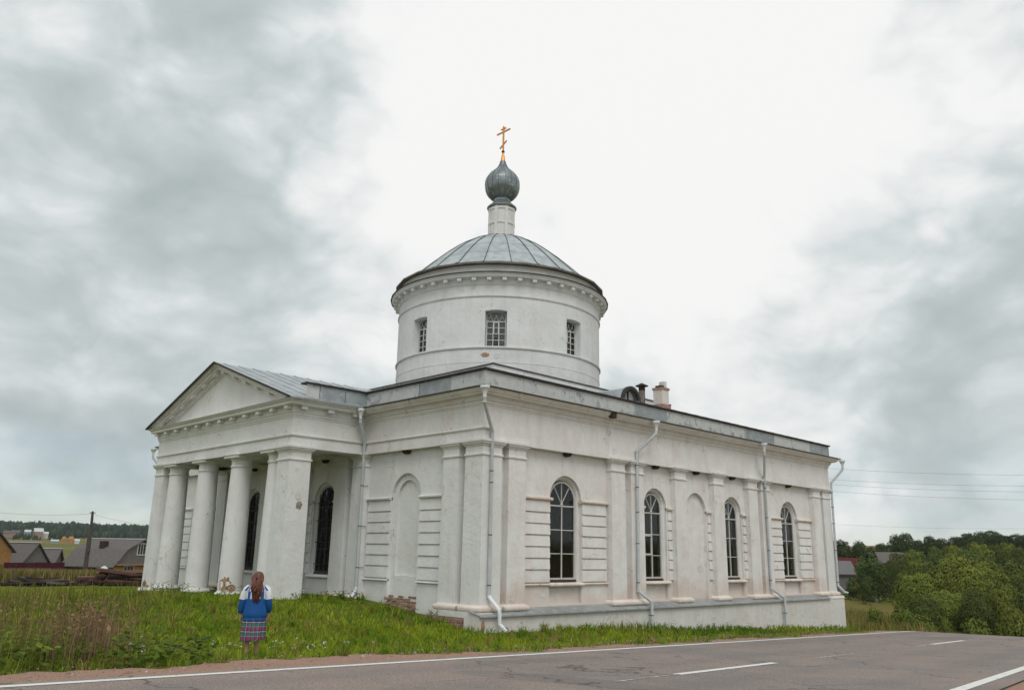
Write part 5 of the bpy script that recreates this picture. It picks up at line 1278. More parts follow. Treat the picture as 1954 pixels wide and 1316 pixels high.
for j, (u, d, vt, w) in enumerate([(102, 190, 1056, 14), (116, 195, 1058, 20), (128, 200, 1062, 18), (70, 150, 1070, 16), (80, 152, 1072, 12), (0, 82, 1072, 22), (296, 300, 1045, 30), (285, 320, 1040, 30)]):
    tree('willow', j % 4, 'bush', u, d, vt, w, ['round green bush in the field behind the village roofs', 'green bush beside the maroon fence', 'yellow green bush at the end of the maroon fence', 'green bush on the slope behind the mansard house'][0 if j < 3 else 1 if j < 5 else 2 if j == 5 else 3], 'bush', ['field bushes', 'fence bushes', None, 'slope bushes'][0 if j < 3 else 1 if j < 5 else 2 if j == 5 else 3])
# far forest on the hill: one mass
V = []; F = []; C_ = []; T_ = []
ico = bmesh.new(); bmesh.ops.create_icosphere(ico, subdivisions=2, radius=1.0); iv = np.array([v.co[:] for v in ico.verts]); jf = np.array([[v.index for v in f.verts] for f in ico.faces]); ico.free()
off = 0
def far_trees(n, u0, u1, d0, d1, h0, h1, cols):
    global off
    for i in range(n):
        u = random.uniform(u0, u1); d = d0+(d1-d0)*random.random()**1.4; x, y = along(u, d); z = gz(x, y); h = random.uniform(h0, h1); w = h*random.uniform(.20, .34)
        con = random.random() < .45
        q = iv*(1+.16*rng.normal(0, 1, (len(iv), 1)))
        tp = (q[:, 2:3]+1)/2
        if con: q = q*np.concatenate([np.repeat(1.15-.85*tp, 2, 1), np.ones_like(tp)], 1)
        V.append(q*[w, w, h*.52]+[x, y, z+h*.50]); F.append((jf+off).ravel()); C_.append(np.full(len(jf), 3)); T_.append(np.tile(np.array(random.choice(cols))*random.uniform(.75, 1.2), (len(iv), 1))); off += len(iv)
FC = [(.022, .040, .022), (.028, .046, .024), (.035, .050, .022)]
far_trees(1900, -160, 560, 1080, 1600, 11, 16, FC)
far_trees(260, -160, 420, 960, 1080, 4, 9, FC+[(.04, .06, .025)])
far_trees(26, 20, 110, 860, 930, 3, 6, FC+[(.05, .07, .025)])
far_trees(30, 90, 330, 330, 420, 2, 4, [(.06, .08, .03)])
me = raw_mesh('far_forest', np.concatenate(V), np.concatenate(F), np.concatenate(C_), LEAF, np.concatenate(T_))
tag(link(bpy.data.objects.new('far_forest', me)), 'dark mixed forest covering the far hill on the horizon', 'forest', kind='stuff')

# ------------------------------------------------------------------ village
def boards(name, c, sc=6.0, axis='Z', var=.3):
    k = Mat(name, .85, spec=.15); w = N(k.n, 'ShaderNodeTexWave', bands_direction=axis, inp={'Scale': sc, 'Distortion': .4, 'Detail': 2.0})
    k.l.new(k.pos(obj=True), w.inputs['Vector'])
    cc = k.mix(k.rng(w.outputs['Fac'], .0, .25), tuple(x*.45 for x in c), c); cc = k.mix(k.rng(k.noise(3, 6, obj=True), .4, .7), cc, tuple(x*(1-var) for x in c)); k.col(cc); return k.m
SLATE = boards('corrugated_slate', (.165, .15, .14), 3.0, 'X'); GREYB = boards('grey_boards', (.20, .185, .17), 4.0); YEL = boards('yellow_boards', (.52, .30, .07), 4.0)
ORG = boards('orange_brown_boards', (.42, .22, .085), 4.0); MAR = boards('maroon_sheet', (.085, .018, .030), 5.0, 'X'); PALEW = flat('village_white', (.66, .66, .64), .7); REDR = boards('red_roof', (.13, .030, .028), 4.0, 'X')
ORW = flat('orange_wall', (.55, .22, .07), .8); GRNW = flat('green_wall', (.25, .36, .33), .8); PINKW = flat('pinkish_wall', (.36, .24, .20), .8); SHED = flat('shed_grey', (.17, .165, .165), .8); LTRIM = flat('pale_ridge_metal', (.62, .63, .62), .5)
DARKB = boards('dark_log_wall', (.045, .032, .026), 5.0); WINW = flat('white_casing', (.72, .72, .70), .6); WING = flat('dim_window', (.045, .05, .055), .15, .5)
def house(name, u, dist, rot, Ln, Wd, wall_h, roof_h, wall_m, roof_m, gable_m, label, knee=None, zb=None, over=.35, side_m=None, ridge=True, cat='house', win_gable=(), win_side=(), group=None):
    """long side faces local -Y, gable local +X; corner origin in the middle"""
    x, y = along(u, dist); z = gz(x, y) if zb is None else zb
    h = own_frame(name, (x, y, z), rot); tag(h, label, cat, group)
    l, w = Ln/2, Wd/2
    b = MB(); b.box(-l, l, -w, w, -1.5, wall_h); b.build('wall', side_m or wall_m, h)
    b = MB(); b.box(l, l+.04, -w-.001, w+.001, -1.5, wall_h); gwall = b.build('end_wall', wall_m, h)
    b = MB(); b.box(-l-.04, -l, -w-.001, w+.001, -1.5, wall_h); b.build('end_wall', wall_m, h)
    # roof outline across the house (y, z)
    if knee: half = [(w+over, wall_h-.15), (w*knee[0], wall_h+roof_h*knee[1]), (0, wall_h+roof_h)]
    else: half = [(w+over, wall_h-.2), (0, wall_h+roof_h)]
    for s in (-1, 1):
        gp = [(s*w, wall_h)]+[(s*a*(.97), zz-.06) for a, zz in half[1:]]
    gab = [(-w, wall_h-.01)]+[(-a*.97, zz-.08) for a, zz in half[1:]]+[(a*.97, zz-.08) for a, zz in reversed(half[1:-1])]+[(w, wall_h-.01)]
    for s in (-1, 1):
        x0 = s*l; b = MB(); n = len(gab)
        vs = [(x0-.05, a, zz) for a, zz in gab]+[(x0+.05, a, zz) for a, zz in gab]
        b.add(vs, [tuple(range(n)), tuple(reversed(range(n, 2*n)))]+[(i, n+i, n+(i+1) % n, (i+1) % n) for i in range(n)]); g = b.build('gable', gable_m, h)
    rf = None
    for s in (-1, 1):
        for i in range(len(half)-1):
            (a0, z0), (a1, z1) = half[i], half[i+1]; b = MB()
            b.add([(-l-over, s*a0, z0), (l+over, s*a0, z0), (l+over, s*a1, z1), (-l-over, s*a1, z1), (-l-over, s*a0, z0+.12), (l+over, s*a0, z0+.12), (l+over, s*a1, z1+.12), (-l-over, s*a1, z1+.12)],
                  [(0,1,2,3),(4,7,6,5),(0,4,5,1),(2,6,7,3),(1,5,6,2),(0,3,7,4)]); rf = b.build('roof', roof_m, h)
    if ridge: b = MB(); b.box(-l-over, l+over, -.16, .16, wall_h+roof_h+.08, wall_h+roof_h+.20); b.build('ridge_cap', LTRIM, h)
    for (face, lst) in (('g', win_gable), ('s', win_side)):
        for (c_, z0, ww, hh) in lst:
            f = (lambda a, o, zz: (l+.04+o, a, zz)) if face == 'g' else (lambda a, o, zz: (a, -w-o, zz))
            b = mb(f); b.ring([(c_-ww/2-.1, z0-.1), (c_+ww/2+.1, z0-.1), (c_+ww/2+.1, z0+hh+.1), (c_-ww/2-.1, z0+hh+.1)], [(c_-ww/2, z0), (c_+ww/2, z0), (c_+ww/2, z0+hh), (c_-ww/2, z0+hh)], .0, .09); wn_ = b.build('window', WINW, h)
            for j in range(3):
                a0 = c_-ww/2+ww*j/3; b = mb(f); b.box(a0+.03, a0+ww/3-.03, .01, .03, z0, z0+hh); b.build('pane', WING, wn_)
            b = mb(f)
            for j in (1, 2): b.box(c_-ww/2+ww*j/3-.03, c_-ww/2+ww*j/3+.03, .02, .07, z0, z0+hh)
            b.build('mullion', WINW, wn_)
    return h
def view_az(u): r = ray(u, 1060); return math.atan2(r[1], r[0])
va = view_az(235)
# main house: long side and gable both turned about 45 degrees to the view
zb = height_at(222, 1110, 118)
hm = house('mansard_house', 222, 121.5, va-math.pi/2-R(45), 8.2, 8.6, height_at(222, 1080, 118)-zb, height_at(262, 1030, 121)-height_at(222, 1080, 118), YEL, SLATE, GREYB,
      'house with tall grey slate mansard roof and yellow front, behind the timber pile', knee=(.60, .62), zb=zb, side_m=DARKB,
      win_gable=[(-.1, 3.4, 1.3, 1.3), (-1.9, .8, 1.5, 1.1), (1.4, .8, 1.5, 1.1)])
b = MB(); b.box(4.15, 4.8, -4.4, 4.4, 2.05, 2.22); b.build('porch_eave', boards('rusty_eave', (.36, .20, .16), 2.0, 'Y'), hm)
b = MB(); b.box(-.4, .4, -2.6, -1.9, 3.5, 5.0); b.build('chimney', WOOD_D, hm)
b = MB(); b.lathe([(.05, 2.0), (.35, 1.85), (.48, 1.7), (.5, 1.68), (.3, 1.6)], 3.2, -4.8, 14); b.build('satellite_dish', WINW, hm)
house('timber_house', -84, 112, view_az(0)-math.pi/2-R(50), 8, 7, 2.6, 3.2, ORG, SLATE, ORG, 'orange brown timber house with dark gable at the end of the maroon fence', zb=height_at(10, 1068, 112)-1.6, ridge=False, win_gable=[(-1.6, .7, 1.0, 1.1)])
house('slate_shed', 42, 120, view_az(42)-math.pi/2-R(55), 5.2, 4.4, 1.4, 3.0, GREYB, SLATE, GREYB, 'grey gabled slate shed beside the orange brown house', zb=height_at(42, 1036, 120)-4.4, cat='shed')
house('slate_barn', 76, 128, view_az(76)-math.pi/2-R(20), 4.6, 4.0, 1.5, 2.4, GREYB, SLATE, GREYB, 'lower grey slate barn next to the gabled shed', zb=height_at(76, 1047, 128)-3.9, cat='barn')
# small far village on the hillside
vill = [(8, 900, 1012, 14, 3.0, PINKW, SLATE, 'brown roofed far house at the edge of the hillside village'), (22, 890, 1011, 14, 3.0, PINKW, SLATE, 'long brown far house below the forest'), (46, 900, 1010, 10, 3.2, GRNW, LTRIM, 'pale blue roofed far house on the hillside'), (66, 880, 1007, 15, 5.0, PINKW, PALEW, 'far brick villa with bright white roof, largest on the hillside'), (80, 885, 1014, 10, 3.0, PALEW, LTRIM, 'far white house beside the brick villa'),
        (117, 760, 1023, 4, 3.6, ORW, ORW, 'narrow orange far hut by the field'), (131, 765, 1023, 6, 3.6, ORW, ORW, 'wider orange far hut by the field'), (143, 755, 1028, 8, 2.2, PALEW, LTRIM, 'far white hut next to the orange huts'), (100, 750, 1029, 12, 1.6, GRNW, LTRIM, 'low pale far shed in line with the orange huts')]
for (u, d, vt, wpx, hh, wm, rm, lb) in vill:
    ln = wpx/FPX*d/1.17; zt = height_at(u, vt, d); x, y = along(u, d); zg_ = gz(x, y); hh = max(hh, min(zt-zg_, hh*1.6))
    house('far_house', u, d, view_az(u)-math.pi/2-R(random.uniform(-15, 15)), ln, ln*.7, hh*.62, hh*.38, wm, rm, wm, lb, zb=zt-hh, ridge=False, over=.3)
house('red_roofed_house', 1619, 132, view_az(1619)-math.pi/2+R(12), 3.4, 6, 1.0, 3.4, GREYB, REDR, GREYB, 'house with dark red roof between the birches and the church corner', zb=height_at(1622, 1064, 132)-4.5, ridge=False)
house('grey_shed', 1602, 124, view_az(1603)-math.pi/2+R(20), 2.2, 4, 1.8, 1.5, SHED, SHED, SHED, 'pale grey shed beside the red roofed house', zb=height_at(1606, 1071, 124)-3.3, ridge=False, cat='shed')
house('grey_roofed_cottage', 1692, 162, view_az(1692)-math.pi/2+R(10), 5, 5, 1.8, 1.8, SHED, SLATE, SHED, 'small grey roofed cottage under the dark pine', zb=height_at(1692, 1054, 162)-3.6, ridge=False)
# maroon fence in sheets
def fence(u0, d0, u1, d1, n, v_top, label):
    p0, p1 = along(u0, d0), along(u1, d1); fr_ = own_frame('sheet_fence', (p0[0], p0[1], gz(*p0))); tag(fr_, label, 'fence'); z0 = gz(*p0)
    for i in range(n):
        a = p0+(p1-p0)*i/n-p0; c_ = p0+(p1-p0)*(i+.97)/n-p0; zt = height_at(u0+(u1-u0)*i/n, v_top, d0+(d1-d0)*i/n)-z0+random.uniform(-.03, .03)
        b = MB(); nn = np.array([-(c_-a)[1], (c_-a)[0]])/np.linalg.norm(c_-a)*.03
        b.add([(a[0], a[1], -.8), (c_[0], c_[1], -.8), (c_[0], c_[1], zt), (a[0], a[1], zt), (a[0]+nn[0], a[1]+nn[1], -.8), (c_[0]+nn[0], c_[1]+nn[1], -.8), (c_[0]+nn[0], c_[1]+nn[1], zt), (a[0]+nn[0], a[1]+nn[1], zt)],
              [(0,1,2,3),(4,7,6,5),(0,4,5,1),(1,5,6,2),(2,6,7,3),(3,7,4,0)]); b.build('fence_panel', MAR, fr_)
fence(10, 104, 126, 106, 10, 1072.5, 'maroon metal sheet fence in front of the grey sheds')
fence(186, 108, 222, 109, 4, 1086, 'short maroon metal fence against the mansard house')
# leaning pole and wires
def cable(name, p0, p1, sag, r, label, group=None, cat='cable'):
    b = MB(); p0, p1 = Vector(p0), Vector(p1); b.tube([p0.lerp(p1, t)-Vector((0, 0, 4*sag*t*(1-t))) for t in np.linspace(0, 1, 22)], r, 5)
    return tag(b.build(name, WIRE, smooth=True), label, cat, group)
WIRE = flat('cable_grey', (.34, .35, .36), .6); POLE = flat('grey_pole_wood', (.115, .095, .08), .9, var=.3)
pd = 100; pb = along(163, pd, 1085); pt = along(177, pd, 975); zt = height_at(177, 975, pd); zb = gz(*pb)
po_ = own_frame('leaning_pole', (pb[0], pb[1], zb)); tag(po_, 'leaning grey wooden utility pole behind the tall grass', 'pole')
tp = Vector((pt[0]-pb[0], pt[1]-pb[1], zt-zb)); b = MB(); b.tube([Vector((0, 0, 0))-tp*.1, tp*.3, tp*.62], [.24, .22, .19], 10); b.build('pole_butt', POLE, po_, smooth=40)
b = MB(); b.tube([tp*.42+Vector((.05, -.15, 0)), tp*.75+Vector((.05, -.05, 0)), tp], [.17, .15, .12], 10); b.build('pole_top', POLE, po_, smooth=40)
q = tp*.97
for s in (-1, 1): b = MB(); b.tube([q, q+Vector((s*.25, 0, .02)), q+Vector((s*.28, 0, .16))], .03, 6); b.build('insulator_hook', IRON, po_)
a_ = along(-260, 120); cable('cable', (a_[0], a_[1], height_at(-260, 925, 120)), (pt[0], pt[1], zt-.25), 1.2, .014, 'thin cable running to the leaning pole')
a_ = along(520, 120); cable('cable', (pt[0], pt[1], zt-.3), (a_[0], a_[1], height_at(520, 985, 120)), 1.6, .012, 'thin cable from the leaning pole towards the portico')
for j, (v0, v1) in enumerate([(886, 900), (907, 921), (916, 933), (928, 950), (994, 1000)]):
    a_ = along(1480, 72); c_ = along(2180, 62)
    cable('cable', (a_[0], a_[1], height_at(1480, v0-2, 72)), (c_[0], c_[1], height_at(2180, v1+4, 62)), .35, .008 if j < 4 else .006, ['highest of the thin overhead cables past the church corner', 'second highest of the thin overhead cables past the church corner', 'third overhead cable down, just under the second one', 'fourth overhead cable down past the church corner', 'faint lowest cable hanging just above the treeline'][j], 'overhead cables past the church')
# timber piles
def pile(u, dist, n, Lr, cols, label, group, hgt, spread):
    x0, y0 = along(u, dist); az_ = view_az(u)
    mats = [flat('old_timber', c, .9, var=.3) for c in cols]
    for i in range(n):
        l = random.uniform(*Lr); t = i/n; ang = az_+math.pi/2+random.gauss(0, .22)
        dx = random.gauss(0, spread); dy = random.gauss(0, .5)
        cx = x0+dx*math.cos(az_+math.pi/2)+dy*math.cos(az_); cy = y0+dx*math.sin(az_+math.pi/2)+dy*math.sin(az_)
        b = MB(); w = random.uniform(.09, .16); h = random.uniform(.05, .12)
        b.stack([(-l/2, l/2, -w, w, -h), (-l/2+random.uniform(0, .2), l/2-random.uniform(0, .2), -w*.95, w, h)])
        o = b.build('plank', mats[i % len(mats)]); o.location = (cx, cy, gz(cx, cy)+.12+hgt*max(0, 1-abs(dx)/(2.2*spread))*t); o.rotation_euler = (random.uniform(-.4, .4), random.gauss(0, .11), ang)
        tag(o, label, 'plank', group)
pile(230, 74, 46, (1.6, 3.8), [(.12, .055, .04), (.20, .105, .08), (.05, .03, .025), (.26, .15, .115)], 'reddish brown old board in the heap before the mansard house', 'boards of the reddish heap', 1.15, 1.25)
pile(82, 73, 26, (1.6, 3.4), [(.075, .05, .04), (.05, .035, .03), (.16, .13, .115)], 'dark weathered board in the low heap out in the grass', 'boards of the low dark heap', .45, 1.3)
# rubbish at the foot of the portico downpipe and small stones
# ------------------------------------------------------------------ person seen from behind
SKIN = flat('skin', (.50, .29, .21), .55, .35, 0, .06); HAIR = None
k = Mat('auburn_hair', .45, spec=.45); wv = N(k.n, 'ShaderNodeTexWave', bands_direction='X', inp={'Scale': 9.0, 'Distortion': 4.0, 'Detail': 3.0}); k.l.new(k.pos((1, 1, .35), True), wv.inputs['Vector'])
k.col(k.mix(wv.outputs['Fac'], (.060, .018, .012), (.185, .060, .035))); HAIR = k.m
def cloth(name, c):
    k = Mat(name, .8, spec=.2); k.col(k.mix(k.rng(k.noise(9, 5, obj=True), .35, .7), c, tuple(x*.82 for x in c))); k.bump(k.noise(7, 4, obj=True, scale=(1, 1, .6)), .5, .03); return k.m
BLUE = cloth('blue_jersey', (.018, .105, .33)); WHT = cloth('white_jersey', (.78, .78, .82)); STRIPE = cloth('stripe_blue', (.02, .12, .42))
# plaid
k = Mat('plaid_cotton', .85, spec=.15)
uvn = N(k.n, 'ShaderNodeUVMap'); sx = N(k.n, 'ShaderNodeSeparateXYZ'); k.l.new(uvn.outputs[0], sx.inputs[0])
def band(x, lo, hi): return k.math('MULTIPLY', k.math('GREATER_THAN', x, lo), k.math('LESS_THAN', x, hi))
fu = k.math('FRACT', k.math('MULTIPLY', sx.outputs['X'], 9.0), 0); fv = k.math('FRACT', k.math('MULTIPLY', sx.outputs['Y'], 3.0), 0)
c = k.mix(.5, (.016, .022, .055), (.016, .022, .055))
c = k.mix(k.math('MULTIPLY', band(fu, .08, .34), .5), c, (.42, .03, .13)); c = k.mix(k.math('MULTIPLY', band(fv, .10, .40), .45), c, (.45, .03, .14))
c = k.mix(k.math('MULTIPLY', band(fu, .52, .70), .50), c, (.03, .22, .20)); c = k.mix(k.math('MULTIPLY', band(fv, .55, .82), .50), c, (.03, .22, .20))
c = k.mix(k.math('MULTIPLY', band(fu, .80, .88), .5), c, (.72, .74, .76)); c = k.mix(k.math('MULTIPLY', band(fv, .90, .98), .5), c, (.72, .76, .78))
c = k.mix(k.math('MULTIPLY', band(fu, .43, .46), .6), c, (.7, .7, .7)); c = k.mix(k.math('MULTIPLY', band(fv, .46, .50), .6), c, (.7, .7, .7))
k.col(c); PLAID = k.m
px_, py_ = -8.72, -3.09
fc = math.atan2(py_-CAM[1], px_-CAM[0])                    # she faces away from the road, towards the church
per = own_frame('person', (px_, py_, gz(px_, py_)), fc-math.pi/2-R(6)); per.scale = (.96, .96, .96)
tag(per, 'person from behind with long auburn hair, blue and white jacket and plaid skirt', 'person')
# body: skin-modifier skeleton, applied (local +Y is forward, +X her right)
J = {'pel': (0, 0, .90, .135), 'wai': (0, .005, 1.06, .125), 'che': (0, .0, 1.24, .135), 'sho': (0, .01, 1.37, .10), 'nck': (0, .03, 1.445, .052), 'hd0': (0, .055, 1.51, .070), 'hd1': (0, .075, 1.575, .088), 'hd2': (0, .075, 1.625, .070),
     'hpR': (.095, 0, .84, .105), 'knR': (.085, .06, .48, .062), 'caR': (.08, .04, .33, .056), 'anR': (.075, .07, .09, .036), 'toR': (.095, .20, .035, .034),
     'hpL': (-.095, 0, .84, .105), 'knL': (-.10, .015, .48, .062), 'caL': (-.10, -.012, .33, .056), 'anL': (-.10, 0, .09, .036), 'toL': (-.115, .13, .035, .034),
     'shR': (.165, .005, 1.355, .066), 'elR': (.252, -.03, 1.10, .046), 'wrR': (.262, .06, .868, .029), 'paR': (.252, .082, .80, .030),
     'shL': (-.165, .005, 1.355, .066), 'elL': (-.265, -.01, 1.09, .046), 'wrL': (-.285, .03, .855, .029), 'paL': (-.282, .045, .785, .030)}
ED = [('pel','wai'),('wai','che'),('che','sho'),('sho','nck'),('nck','hd0'),('hd0','hd1'),('hd1','hd2'),('pel','hpR'),('hpR','knR'),('knR','caR'),('caR','anR'),('anR','toR'),('pel','hpL'),('hpL','knL'),('knL','caL'),('caL','anL'),('anL','toL'),
      ('sho','shR'),('shR','elR'),('elR','wrR'),('wrR','paR'),('sho','shL'),('shL','elL'),('elL','wrL'),('wrL','paL')]
# fingers rooted in the palm
for sd, S in ((1, 'R'), (-1, 'L')):
    p = J['pa'+S]
    for fi, (oy, ln) in enumerate(((.026, .070), (.009, .080), (-.008, .075), (-.024, .058))):
        a = 'f%d%s' % (fi, S); J[a+'0'] = (p[0], p[1]+oy, p[2]-.035, .0095); J[a+'1'] = (p[0]-sd*.006, p[1]+oy+.006, p[2]-.035-ln*.5, .0088); J[a+'2'] = (p[0]-sd*.022, p[1]+oy+.010, p[2]-.035-ln*.95, .007)
        ED += [('pa'+S, a+'0'), (a+'0', a+'1'), (a+'1', a+'2')]
    a = 'th'+S; J[a+'0'] = (p[0]-sd*.004, p[1]+.038, p[2]+.012, .0105); J[a+'1'] = (p[0]-sd*.014, p[1]+.056, p[2]-.022, .0095); J[a+'2'] = (p[0]-sd*.022, p[1]+.060, p[2]-.055, .0078)
    ED += [('wr'+S, a+'0'), (a+'0', a+'1'), (a+'1', a+'2')]
nm_ = list(J); idx = {n_: i for i, n_ in enumerate(nm_)}
me = bpy.data.meshes.new('body'); me.from_pydata([J[n_][:3] for n_ in nm_], [(idx[a], idx[b_]) for a, b_ in ED], [])
bo = bpy.data.objects.new('body', me); COL.objects.link(bo)
md = bo.modifiers.new('skin', 'SKIN'); md.use_smooth_shade = True; md.branch_smoothing = .3
sv = me.skin_vertices[0].data
for i, n_ in enumerate(nm_): r_ = J[n_][3]; sv[i].radius = (r_, r_); sv[i].use_root = (n_ == 'pel')
sub = bo.modifiers.new('sub', 'SUBSURF'); sub.levels = 1; sub.render_levels = 1
dg = bpy.context.evaluated_depsgraph_get(); me2 = bpy.data.meshes.new_from_object(bo.evaluated_get(dg)); bpy.data.objects.remove(bo)
me2.name = 'body'; me2.materials.clear(); me2.materials.append(SKIN); me2.polygons.foreach_set('use_smooth', [True]*len(me2.polygons))
link(bpy.data.objects.new('body', me2), per)
# face on the far side: nose, ears, eyes, mouth
b = MB(); b.add([(0, .182, 1.545), (-.017, .158, 1.528), (.017, .158, 1.528), (0, .160, 1.585)], [(0, 1, 2), (0, 2, 3), (0, 3, 1), (1, 3, 2)]); b.build('nose', SKIN, per, smooth=True)
for s in (-1, 1):
    b = MB(); b.lathe([(.004, 1.535), (.018, 1.55), (.022, 1.565), (.014, 1.585), (.004, 1.592)], s*.084, .075, 8); b.build('ear', SKIN, per, smooth=True)
    b = MB(); b.lathe([(.002, 1.565), (.010, 1.57), (.012, 1.576), (.010, 1.582), (.002, 1.587)], s*.033, .148, 8); b.build('eye', WINW, per, smooth=True)
b = MB(); b.box(-.024, .024, .147, .158, 1.508, 1.520); b.build('mouth', flat('lips', (.40, .16, .14), .5), per)
def loft(secs, n=28, wob=None, close_top=False):
    """secs: (cx, cy, z, rx, ry) rings; returns verts, faces"""
    vs = []; fs = []
    for i, (cx_, cy_, z, rx, ry) in enumerate(secs):
        for k_ in range(n):
            q = 2*math.pi*k_/n; w = 1+(wob(i, q) if wob else 0)
            vs.append((cx_+rx*w*math.cos(q), cy_+ry*w*math.sin(q), z))
    for i in range(len(secs)-1):
        for k_ in range(n): fs.append((i*n+k_, i*n+(k_+1) % n, (i+1)*n+(k_+1) % n, (i+1)*n+k_))
    return vs, fs
# jacket: torso and sleeves in one mesh
b = MB(); n = 36
secs = [(0, 0, .735, .205, .150), (0, 0, .755, .215, .160), (0, 0, .79, .220, .165), (0, .0, .80, .232, .172), (0, 0, .87, .238, .178), (0, .0, .97, .228, .168), (0, .0, 1.07, .215, .158), (0, 0, 1.12, .210, .154), (0, 0, 1.155, .208, .152), (0, 0, 1.20, .208, .150), (0, 0, 1.24, .208, .150), (0, .0, 1.30, .205, .142), (0, .004, 1.345, .190, .128), (0, .01, 1.385, .150, .105), (0, .018, 1.415, .095, .078), (0, .024, 1.435, .070, .066)]
vs, fs = loft(secs, n, lambda i, q: .018*math.sin(q*5+i*.9)*(1 if i < 11 else .2)+.012*math.sin(q*9-i*1.3)*(1 if 2 < i < 10 else 0))
mi = []
for f in fs:
    i = f[0]//n; q = 2*math.pi*((f[0] % n)+.5)/n; z = (secs[i][2]+secs[i+1][2])/2; x = secs[i][3]*math.cos(q)
    m_ = 0
    if z > 1.165: m_ = 1
    if z > 1.165 and .118 < abs(x) < .165 and z < 1.40: m_ = 2
    mi.append(m_)
base = len(b.v); b.v += vs; b.f += fs; b.m += mi
for sd, S in ((1, 'R'), (-1, 'L')):
    ctrl_ = [Vector((sd*.135, .005, 1.375)), Vector((sd*.195, .003, 1.335)), Vector(J['el'+S][:3])+Vector((sd*-.022, 0, .14)), Vector(J['el'+S][:3])+Vector((0, 0, .05)), Vector(J['el'+S][:3]), Vector(J['el'+S][:3]).lerp(Vector(J['wr'+S][:3]), .5)+Vector((sd*.008, 0, 0)), Vector(J['wr'+S][:3])+Vector((0, 0, .045)), Vector(J['wr'+S][:3])+Vector((0, 0, .012))]
    rad = [.070, .074, .070, .066, .064, .060, .052, .036]; m = 18; vs = []; fs = []; mi = []
    for i, p in enumerate(ctrl_):
        t = (ctrl_[min(i+1, 7)]-ctrl_[max(i-1, 0)]).normalized(); a = t.cross(Vector((0, 1, 0))).normalized(); c_ = t.cross(a)
        for k_ in range(m):
            q = 2*math.pi*k_/m; w = rad[i]*(1+.04*math.sin(3*q+i*1.7)); vs.append(tuple(p+a*math.cos(q)*w+c_*math.sin(q)*w))
    for i in range(7):
        for k_ in range(m):
            fs.append((i*m+k_, i*m+(k_+1) % m, (i+1)*m+(k_+1) % m, (i+1)*m+k_)); zc = (ctrl_[i].z+ctrl_[i+1].z)/2; mi.append(1 if zc > 1.15 else 0)
    base = len(b.v); b.v += vs; b.f += [tuple(base+j for j in f) for f in fs]; b.m += mi
jk = b.build('jacket', [BLUE, WHT, STRIPE], per, smooth=True)
for sd in (-1, 1):                                   # slanted stripe over the shoulder
    b = MB(); b.tube([(sd*.235, -.045, 1.29), (sd*.215, -.075, 1.325), (sd*.185, -.085, 1.36), (sd*.16, -.06, 1.395)], [.012, .013, .013, .012], 8); b.build('shoulder_stripe', STRIPE, jk, smooth=True)
b = MB(); vs, fs = loft([(0, 0, .73, .222, .166), (0, 0, .742, .228, .172), (0, 0, .775, .230, .174), (0, 0, .79, .224, .168)], 36); b.add(vs, fs); b.build('waistband', BLUE, jk, smooth=True)
# skirt with soft pleats and uneven hem
b = MB(); n = 60; zs_ = [.90, .80, .70, .60, .50, .42, .36]; rx = [.20, .212, .222, .226, .228, .228, .226]; vs = []; fs = []
for i, z in enumerate(zs_):
    for k_ in range(n):
        q = 2*math.pi*k_/n; pl = (.010+.014*i/6)*math.sin(q*11+.6*math.sin(q*2)); hem = (.022*math.cos(q)) if i == 6 else 0
        vs.append(((rx[i]+pl)*math.cos(q), (rx[i]*.74+pl)*math.sin(q), z+hem*(i/6)))
for i in range(6):
    for k_ in range(n): fs.append((i*n+k_, i*n+(k_+1) % n, (i+1)*n+(k_+1) % n, (i+1)*n+k_))
b.add(vs, fs); sk = b.build('skirt', PLAID, per, smooth=True, recalc=False)
uvl = sk.data.uv_layers.new(name='UVMap')
for lp in sk.data.loops:
    vi = lp.vertex_index; k_ = vi % n; i = vi//n; uvl.data[lp.index].uv = (k_/n*2 if k_ <= n else 1, 1-(.90-zs_[i])/.54*1.0)
for pg in sk.data.polygons:
    ks = [sk.data.loops[l].vertex_index % n for l in pg.loop_indices]
    if max(ks)-min(ks) > 2:
        for l in pg.loop_indices:
            if sk.data.loops[l].vertex_index % n == 0: uvl.data[l].uv[0] = 2.0
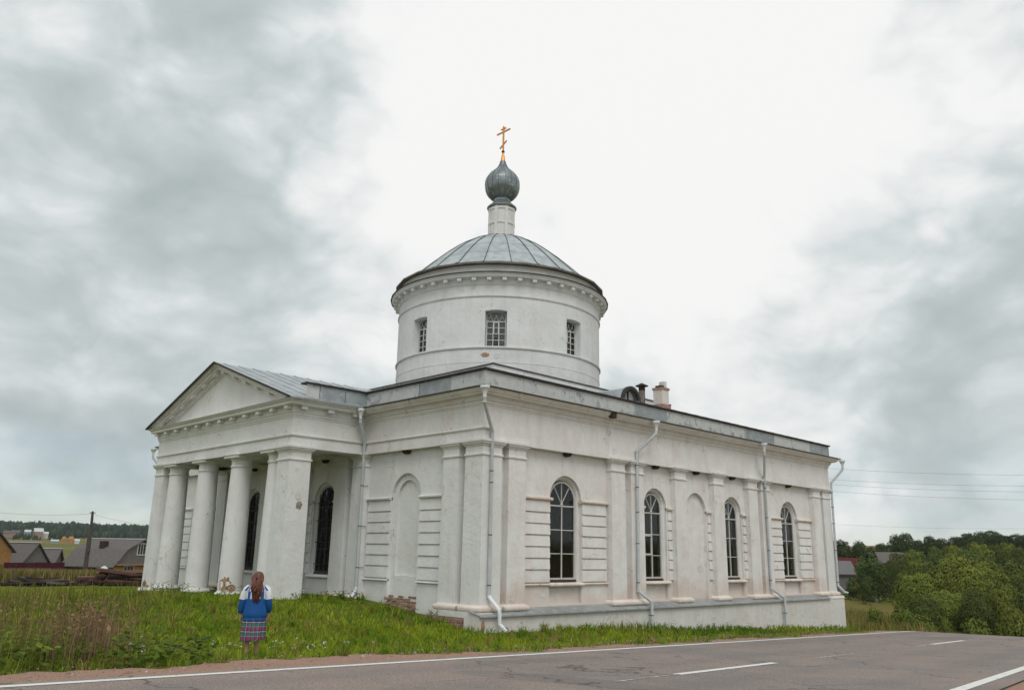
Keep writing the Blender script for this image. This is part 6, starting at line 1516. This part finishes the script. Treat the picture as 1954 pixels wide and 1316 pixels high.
# hair: cap plus wavy locks, half tied back
b = MB(); n = 24
secs = [(0, .045, 1.44, .060, .050), (0, .040, 1.48, .092, .080), (0, .042, 1.53, .106, .100), (0, .050, 1.58, .110, .112), (0, .058, 1.625, .102, .106), (0, .064, 1.66, .078, .082), (0, .066, 1.682, .042, .046), (0, .066, 1.690, .008, .010)]
vs, fs = loft(secs, n, lambda i, q: .03*math.sin(q*6+i))
fs = [f for f in fs if not (math.sin(2*math.pi*((f[0] % n)+.5)/n) > .55 and f[0]//n < 4)]
b.add(vs, fs); hr = b.build('hair', HAIR, per, smooth=True)
rr_ = random.Random(4)
for i in range(70):
    x0 = rr_.gauss(0, .055); x0 = max(-.105, min(.105, x0)); z0 = rr_.uniform(1.50, 1.62); y0 = -.045-.02*rr_.random()+.35*x0*x0*10*.3
    ln = rr_.uniform(.30, .46); pts = []; ph = rr_.uniform(0, 6.28); am = rr_.uniform(.006, .018); xe = x0*rr_.uniform(.5, 1.0)+.012
    for j in range(8):
        t = j/7; pts.append((x0+(xe-x0)*t+am*math.sin(ph+t*9), y0-.085*math.sin(min(1, t*1.3)*1.9)-.035*t+.008*math.cos(ph+t*8), z0-ln*t))
    b = MB(); b.tube(pts, [.010, .014, .015, .015, .014, .012, .008, .002], 6); b.build('lock_of_hair', HAIR, hr, smooth=True)
b = MB(); b.tube([(-.075, -.03, 1.60), (-.045, -.075, 1.575), (0, -.092, 1.56), (.045, -.078, 1.572), (.080, -.03, 1.60)], [.016, .020, .024, .020, .016], 8); b.build('twisted_strand', HAIR, hr, smooth=True)
# shoes
for s in (-1, 1):
    b = MB(); vs, fs = loft([(s*.108, .045, -.005, .045, .125), (s*.108, .045, .02, .048, .128), (s*.108, .04, .05, .044, .115), (s*.104, .005, .085, .042, .065)], 16); b.add(vs, fs); b.build('shoe', flat('dark_shoe', (.03, .03, .035), .6), per, smooth=True)
# ------------------------------------------------------------------ the air
b = MB(); b.box(-7200, 7200, -7200, 7200, -40, 64); hz = b.build('haze', flat('unused_haze', (1, 1, 1)))
hm_ = bpy.data.materials.new('haze_air'); hm_.use_nodes = True; hm_.node_tree.nodes.clear()
vo_ = hm_.node_tree.nodes.new('ShaderNodeVolumePrincipled'); vo_.inputs['Color'].default_value = (.80, .87, .93, 1); vo_.inputs['Density'].default_value = .00010
mo_ = hm_.node_tree.nodes.new('ShaderNodeOutputMaterial'); hm_.node_tree.links.new(vo_.outputs[0], mo_.inputs['Volume'])
hz.data.materials.clear(); hz.data.materials.append(hm_)
tag(hz, 'thin grey blue haze in the damp summer air', 'haze', kind='stuff')
